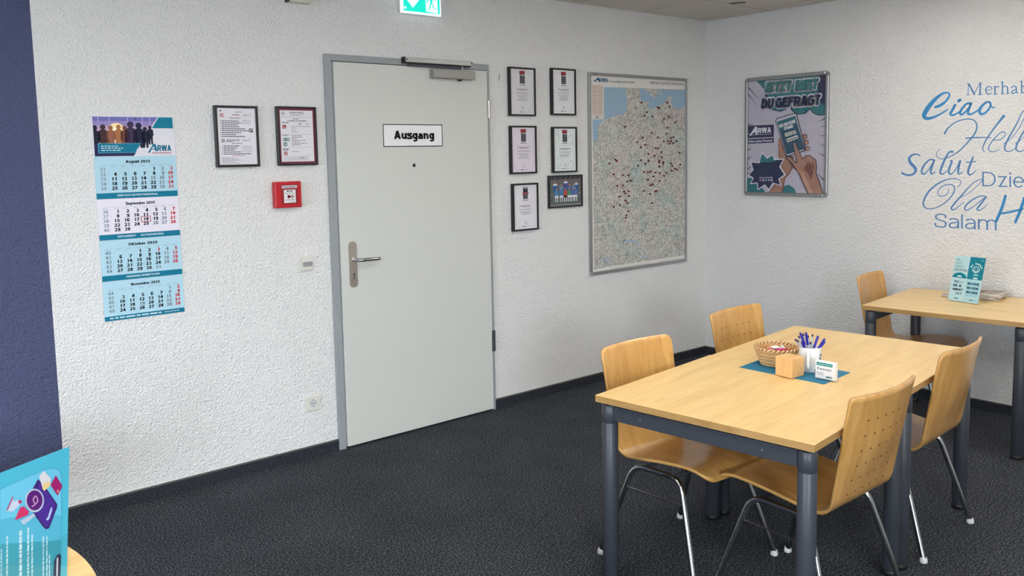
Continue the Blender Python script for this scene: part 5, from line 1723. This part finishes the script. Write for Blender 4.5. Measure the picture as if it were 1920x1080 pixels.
# basket with sweets
kc = px(1455.5, 683, 2, MZ)
bk = thing('basket', 'small round woven basket with sweets on the mat', 'basket', (kc.x, kc.y, MZ))
RB, RT, HB = 0.056, 0.086, 0.070
rad = lambda z: RB + (RT - RB) * (z / HB) ** 0.75
M_STRAW = mat('straw', (206, 164, 110), 0.6)
M_STRAW2 = mat('straw_light', (226, 192, 142), 0.6)
m = MB().lathe([(0.0, 0.001), (RB - 0.002, 0.001), (RB, 0.003)] + [(rad(HB * k / 6) - 0.0015, HB * k / 6) for k in range(1, 7)] + [(rad(HB * k / 6) - 0.004, HB * k / 6) for k in range(6, 0, -1)] + [(RB - 0.005, 0.006), (0, 0.006)], mat('straw_dark', (176, 132, 84), 0.7), 36)
m.build('liner', bk)
M_STRAW3 = mat('straw_brown', (150, 104, 70), 0.6)
NST = 26
for row in range(9):
    z = 0.005 + row * 0.0078
    path = []
    for k in range(NST * 4):
        a = 2 * pi * k / (NST * 4)
        path.append(((rad(z) + 0.0020 * cos(NST * a + row * pi)) * cos(a), (rad(z) + 0.0020 * cos(NST * a + row * pi)) * sin(a), z))
    MB().tube(path, 0.0036, M_STRAW if row % 2 else M_STRAW2, 5, closed=True).build('weave_strand', bk)
for s_ in (0, pi):
    path = []
    for k in range(240):
        a = 2 * pi * k / 240
        rr_ = RT + 0.0005 + 0.0030 * cos(30 * a + s_)
        path.append((rr_ * cos(a), rr_ * sin(a), HB + 0.003 + 0.0030 * sin(30 * a + s_)))
    MB().tube(path, 0.0034, M_STRAW3 if s_ else M_STRAW2, 6, closed=True).build('rim_braid', bk)
SW = [((206, 178, 96), 'gold'), ((196, 30, 116), 'pink'), ((232, 228, 222), 'white'), ((160, 26, 40), 'red')]
LBL = {'gold': 'gold wrapped sweet lying in the woven basket', 'pink': 'pink wrapped sweet lying in the woven basket', 'white': 'white wrapped sweet lying in the woven basket', 'red': 'dark red wrapped sweet lying in the woven basket'}
spots = [(-0.045, 0.02, 0), (-0.05, -0.01, 0), (-0.035, -0.035, 0), (-0.02, 0.04, 0), (-0.025, 0.0, 1), (0.0, -0.02, 1), (0.012, -0.04, 2), (0.02, 0.0, 1), (0.03, -0.03, 3), (0.045, -0.01, 3), (0.035, 0.025, 2), (0.005, 0.03, 2), (-0.01, -0.052, 2), (0.055, 0.01, 0)]
kinds = {}
for k, (x, y, c_) in enumerate(spots):
    if c_ not in kinds:
        m = MB().lathe([(0.0075, -0.020), (0.003, -0.0125), (0.0075, -0.010), (0.0085, 0), (0.0075, 0.010), (0.003, 0.0125), (0.0075, 0.020)], mat('foil_' + SW[c_][1], SW[c_][0], 0.3, 0.15), 10, axis='x')
        kinds[c_] = m.mesh('wrapped_sweet')
    o = bpy.data.objects.new('wrapped_sweet', kinds[c_])
    COL.objects.link(o)
    w_ = rv * x + uv * y
    o.location = (kc.x + w_.x, kc.y + w_.y, MZ + 0.056 + 0.004 * (k % 3) - 0.003 * (abs(x) > 0.04))
    o.rotation_euler = (random.uniform(-0.3, 0.3), random.uniform(-0.3, 0.3), random.uniform(0, pi))
    tag(o, LBL[SW[c_][1]], 'sweet', SW[c_][1] + ' sweets in the basket')
o = MB().lathe([(0, 0.007), (RB - 0.006, 0.007), (rad(0.045) - 0.006, 0.045), (0, 0.049)], mat('sweet_foil_mix', (210, 186, 130), 0.4), 20).build('sweet_heap')
o.location = (kc.x, kc.y, MZ)
tag(o, 'layer of gold wrapped sweets filling the basket below', 'sweets', None, 'stuff')

# back table: newspapers and flyer stand -----------------------------------
n0 = px(1768, 556, 2, TZ); n1 = px(1884, 565, 2, TZ)
nc = px(1826, 557, 2, TZ)
for k in range(4):
    dz = 0.0080
    z0 = TZ + 0.0004 + k * (dz + 0.0006)
    W_, D_ = 0.148 - 0.004 * k, 0.105
    m = MB()
    M_NEWS = mat('newsprint', (206, 198, 190), 0.8)
    M_NEWSG = mat('newsprint_photo', (128, 112, 104), 0.7)
    N_ = 8
    sec = []
    for i in range(N_ + 1):                            # folded edge: rounded on the viewer's side
        a = pi / 2 + pi * i / N_
        sec.append((-D_ + dz / 2 * cos(a), dz / 2 + dz / 2 * sin(a)))
    sec += [(D_, 0.001), (D_, dz - 0.001 + 0.002 * (k % 2))]
    vs = [(x, y_, z_) for x in (-W_, W_) for y_, z_ in sec]
    nsec = len(sec)
    fs = [(i, (i + 1) % nsec, nsec + (i + 1) % nsec, nsec + i) for i in range(nsec)] + [tuple(range(nsec))[::-1], tuple(range(nsec, 2 * nsec))]
    m.add(vs, fs, M_NEWS)
    tn = thing('newspaper', ('lowest folded newspaper in the pile behind the flyer stand', 'second lowest folded newspaper in the pile behind the flyer stand', 'second highest folded newspaper in the pile behind the flyer stand', 'topmost folded newspaper behind the flyer stand with a large photo')[k], 'newspaper',
               (nc.x + 0.022 + 0.008 * (k % 2), nc.y - 0.010 * k + 0.012, z0), (0, 0, BANG - pi / 2 + (0.08, -0.12, 0.10, -0.05)[k]), 'folded newspapers on the wall table')
    m.build('folded_pages', tn)
    P = Print(dz, None)
    P.rect(-W_ + 0.03, -D_ + 0.03, W_ * 0.3, D_ - 0.05, (140, 122, 112), 4); P.rect(W_ * 0.36, -D_ + 0.03, W_ - 0.02, 0.02, (176, 160, 150), 4)
    for i in range(6): P.greek(W_ * 0.36, D_ - 0.03 - i * 0.014, W_ - 0.02, 0.005, (110, 104, 100), 4)
    P.build('front_page', tn)

f0_, f1_ = px(1777.5, 563, 2, TZ), px(1833.5, 571.5, 2, TZ)
fc = (f0_ + f1_) / 2
fw = (f1_ - f0_).length
# board leans back: its top edge is found on the vertical plane through the board's foot, then tipped
fa = math.atan2(f1_.y - f0_.y, f1_.x - f0_.x)
TILT = radians(14)
FH = 0.262
st = thing('flyer_stand', 'leaning teal and pale blue slogan flyer on the wall table', 'flyer', (fc.x, fc.y, TZ), (0, 0, fa))
M_FL = mat('flyer_paper', (176, 212, 218), 0.45)
leanm = Matrix.Rotation(pi / 2 - TILT, 4, 'X')
bd = MB().box((-fw / 2, 0, 0), (fw / 2, FH, 0.003), M_FL)
bd = bd.build('flyer_board', st)
bd.rotation_euler = (pi / 2 - TILT, 0, 0)
bd.location = (0, 0, 0.004)
P = Print(0.003, lambda u, v: (-fw / 2 + u * fw, (1 - v) * FH))
TQ = (16, 122, 142)
P.rect(0.5, 0.0, 1, 0.49, TQ); P.rect(0.5, 0.5, 1, 1, (168, 206, 214))
P.rect(0.0, 0.49, 0.5, 0.5, (206, 228, 232), 2)
P.poly([(0.0 + 0.0, 0.49)] + [(0.25 + 0.24 * cos(pi - pi * k / 14), 0.49 - 0.12 * sin(pi * k / 14)) for k in range(15)] + [(0.5, 0.49)], TQ, 2)
for k, (s_, rgb) in enumerate((('DU', (110, 130, 140)), ('BIST', (150, 178, 186)), ('GENAU', (140, 168, 178)), ('RICHTIG!', (96, 112, 122)))):
    P.text('%s' % s_, 0.06, 0.11 + 0.075 * k, -0.045, rgb, 3, 'b', width=0.05 * len(s_))
P.disc(0.75, 0.27, 0.12, (210, 236, 240), 2, 24, 0.072); P.disc(0.75, 0.27, 0.098, TQ, 3, 24, 0.058)
P.disc(0.71, 0.255, 0.016, (210, 236, 240), 4, 8, 0.010); P.disc(0.79, 0.255, 0.016, (210, 236, 240), 4, 8, 0.010)
P.stroke([(0.685, 0.28), (0.72, 0.305), (0.78, 0.305), (0.815, 0.28)], 0.016, (210, 236, 240), 4)
for k, ch_ in enumerate('be happy'):
    a = radians(158 - 19.5 * k)
    P.text(ch_, 0.75 + 0.185 * cos(a) - 0.02, 0.27 - 0.125 * sin(a) + 0.01, -0.036, (220, 240, 244), 4, 'h', width=0.045)
P.poly([(0.66, 0.41), (0.76, 0.35), (0.90, 0.405)], (120, 186, 196), 3); P.stroke([(0.86, 0.075), (0.95, 0.055)], 0.014, (120, 190, 200), 3)
for x, y in ((0.25, 0.455), (0.78, 0.465)):
    P.poly([(x - 0.09, y + 0.01), (x - 0.05, y - 0.02), (x + 0.06, y - 0.02), (x + 0.08, y + 0.01)], (214, 234, 238), 3)
for k, (s_, rgb) in enumerate((('TODAY', (150, 176, 184)), ('IS A', (60, 66, 92)), ('GREAT', (50, 48, 78)), ('DAY', (110, 128, 150)))):
    P.text(s_, 0.10 if k != 3 else 0.22, 0.60 + 0.085 * k, -0.050, rgb, 3, 'h', width=0.068 * len(s_))
P.text('TO', 0.10, 0.60, -0.050, (60, 92, 112), 4, 'h', width=0.136)
for k in range(3):
    P.text('WORK', 0.55, 0.615 + 0.095 * k, -0.058, (14, 92, 122), 3, 'h', width=0.40)
P.greek(0.56, 0.855, 0.92, -0.02, (140, 176, 186), 3, (1, 3), 0.5)
for x in (0.27, 0.77):
    P.text('ARWA', x - 0.07, 0.955, -0.024, (40, 70, 110), 3, 'h', width=0.15)
P.rect(0.90, 0.93, 0.96, 0.96, (150, 186, 196), 3)
P.build('flyer_print', bd)
ac = MB()
ac.box((-fw / 2, -0.004, 0), (fw / 2, 0.022, 0.003), M_CLEAR)
ac.build('clear_base', st)
bp = MB().box((-fw / 2, 0, -0.003), (fw / 2, FH * 0.92, -0.0004), M_CLEAR).build('clear_back', st)
bp.rotation_euler = (pi / 2 - TILT, 0, 0); bp.location = (0, 0, 0.004)

# ------------------------------------------------------------------ foreground: round table with brochure
RTC = Vector((-5.70, -2.184, 0)); RTR = 0.6645; RTZ = 0.735
rt = thing('round_table', 'round beech table at the lower left edge under the brochure', 'table', (RTC.x, RTC.y, 0))
MB().lathe([(0, RTZ - 0.026), (RTR - 0.002, RTZ - 0.026), (RTR, RTZ - 0.024), (RTR, RTZ - 0.002), (RTR - 0.002, RTZ), (0, RTZ)], M_TABLE, 96, smooth=False).build('tabletop', rt)
MB().lathe([(0.04, 0.03), (0.04, RTZ - 0.03), (0.11, RTZ - 0.027)], M_STEEL_DK, 28).build('pedestal', rt)
MB().lathe([(0, 0.0), (0.30, 0.0), (0.30, 0.012), (0.06, 0.03), (0, 0.03)], M_STEEL_DK, 40).build('base_plate', rt)

tr_, tl_ = px(130, 838, 2, 1.03), px(0, 888, 2, 1.03)
bw_, bh_ = 0.21, 0.297
dirw = (tr_ - tl_).normalized()
ba = math.atan2(dirw.y, dirw.x)
BT = math.asin(min((1.03 - RTZ - 0.004) / bh_, 1.0)) if (1.03 - RTZ - 0.004) < bh_ else pi / 2
BT = radians(97)                                       # the leaflets nod towards the viewer
nf = Vector((dirw.y, -dirw.x, 0))                      # towards the viewer
foot = Vector((tr_.x, tr_.y, 0)) + nf * (bh_ * cos(BT)) - dirw * (bw_ / 2)
br = thing('brochure_stand', 'turquoise payment brochure in a clear stand on the round table', 'brochure', (foot.x, foot.y, RTZ), (0, 0, ba))
HB_ = (1.03 - RTZ) / sin(BT)
bo = MB().box((-bw_ / 2, 0.003, 0), (bw_ / 2, HB_, 0.0006), print_mat((74, 178, 206))).build('front_leaflet', br)
bo.rotation_euler = (BT, 0, 0)
bo2 = MB().box((-bw_ / 2, 0.003, -0.010), (bw_ / 2, HB_ - 0.004, -0.0004), print_mat((60, 158, 188))).build('leaflet_stack', br)
bo2.rotation_euler = (BT, 0, 0)
for xx in (bw_ / 2 + 0.0005,):
    pass
cs = MB()
cs.box((-bw_ / 2 - 0.003, 0, 0.0012), (bw_ / 2 + 0.003, HB_ * 0.37, 0.0030), M_CLEAR)
cs.box((-bw_ / 2 - 0.003, 0, -0.0125), (bw_ / 2 + 0.003, HB_ * 0.5, -0.0105), M_CLEAR)
cs.box((bw_ / 2 + 0.001, 0, -0.0105), (bw_ / 2 + 0.003, HB_ * 0.37, 0.0012), M_CLEAR)
cs = cs.build('clear_pocket', br)
cs.rotation_euler = (BT, 0, 0)
MB().box((-bw_ / 2, 0.012, 0), (bw_ / 2, 0.10, 0.003), M_CLEAR).build('clear_foot', br)


# brochure picture: traced on the leaflet plane
bo_m = Matrix.Translation((foot.x, foot.y, RTZ)) @ Matrix.Rotation(ba, 4, 'Z') @ Matrix.Rotation(BT, 4, 'X')
bo_i = bo_m.inverted()


def leaf_px(u, v):
    o_ = bo_i @ CAM
    d = CF + CR * ((u - 960) / F_PX) + CU * ((540 + SHIFT_PX - v) / F_PX)
    e_ = bo_i.to_3x3() @ d
    k = (0.0006 - o_.z) / e_.z
    p = o_ + e_ * k
    return (min(max(p.x, -bw_ / 2), bw_ / 2), min(max(p.y, 0.003), HB_))


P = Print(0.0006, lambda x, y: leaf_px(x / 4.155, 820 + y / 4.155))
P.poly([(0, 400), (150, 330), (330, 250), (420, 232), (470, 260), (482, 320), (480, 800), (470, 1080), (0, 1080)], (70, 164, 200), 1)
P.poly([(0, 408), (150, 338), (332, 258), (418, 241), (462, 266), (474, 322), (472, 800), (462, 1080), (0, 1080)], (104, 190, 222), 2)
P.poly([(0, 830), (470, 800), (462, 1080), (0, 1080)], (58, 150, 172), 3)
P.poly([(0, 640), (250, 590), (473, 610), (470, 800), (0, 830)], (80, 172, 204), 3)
P.poly([(290, 325), (330, 360), (442, 520), (440, 545), (380, 705), (355, 716), (330, 695), (255, 590), (235, 480), (245, 410)], (58, 36, 110), 4)
P.poly([(300, 350), (325, 370), (430, 525), (372, 690), (352, 698), (335, 680), (262, 580), (250, 480)], (70, 44, 140), 5)
P.poly([(365, 620), (390, 545), (400, 545), (398, 570), (376, 636), (362, 645), (350, 640)], (170, 190, 230), 6)
P.disc(262, 490, 74, (176, 190, 212), 6, 26, 92); P.disc(262, 488, 62, (84, 30, 112), 7, 26, 78)
P.stroke([(240, 535), (262, 520), (250, 480), (270, 455), (285, 490), (270, 515)], 9, (196, 150, 190), 8)
P.poly([(298, 300), (335, 258), (390, 320), (385, 370), (335, 415), (320, 380)], (206, 206, 214), 6); P.poly([(335, 350), (385, 345), (385, 375), (335, 415), (322, 395)], (220, 196, 140), 7)
P.poly([(388, 370), (428, 293), (480, 380), (442, 452)], (150, 30, 104), 6); P.poly([(435, 415), (445, 400), (452, 425), (440, 432)], (230, 130, 120), 7)
P.poly([(40, 570), (90, 455), (98, 462), (95, 500), (130, 485), (160, 495), (140, 530), (95, 575)], (188, 200, 222), 6); P.stroke([(48, 562), (92, 462)], 9, (160, 50, 110), 7); P.disc(148, 500, 14, (170, 50, 110), 7, 10)
P.poly([(108, 645), (150, 545), (175, 535), (222, 580), (205, 605)], (196, 50, 100), 6); P.poly([(150, 650), (260, 590), (270, 610), (180, 680)], (170, 190, 214), 5)
P.poly([(410, 1080), (415, 960), (435, 915), (462, 905), (470, 930), (462, 1080)], (44, 52, 80), 6); P.stroke([(440, 940), (436, 1080)], 14, (170, 180, 196), 7)
for x0_, ya, yb, wd in ((50, 765, 1080, 12), (155, 725, 1080, 22), (214, 700, 1080, 14), (245, 755, 1080, 12), (332, 770, 1080, 10), (360, 770, 1080, 10), (380, 910, 1080, 9), (5, 870, 1080, 8)):
    y = ya
    while y < yb:
        ln = random.uniform(18, 60)
        P.poly([(x0_ - wd / 2, y), (x0_ + wd / 2, y), (x0_ + wd / 2 - 3, min(y + ln, yb)), (x0_ - wd / 2 - 3, min(y + ln, yb))], (176, 214, 226), 6)
        y += ln + 6
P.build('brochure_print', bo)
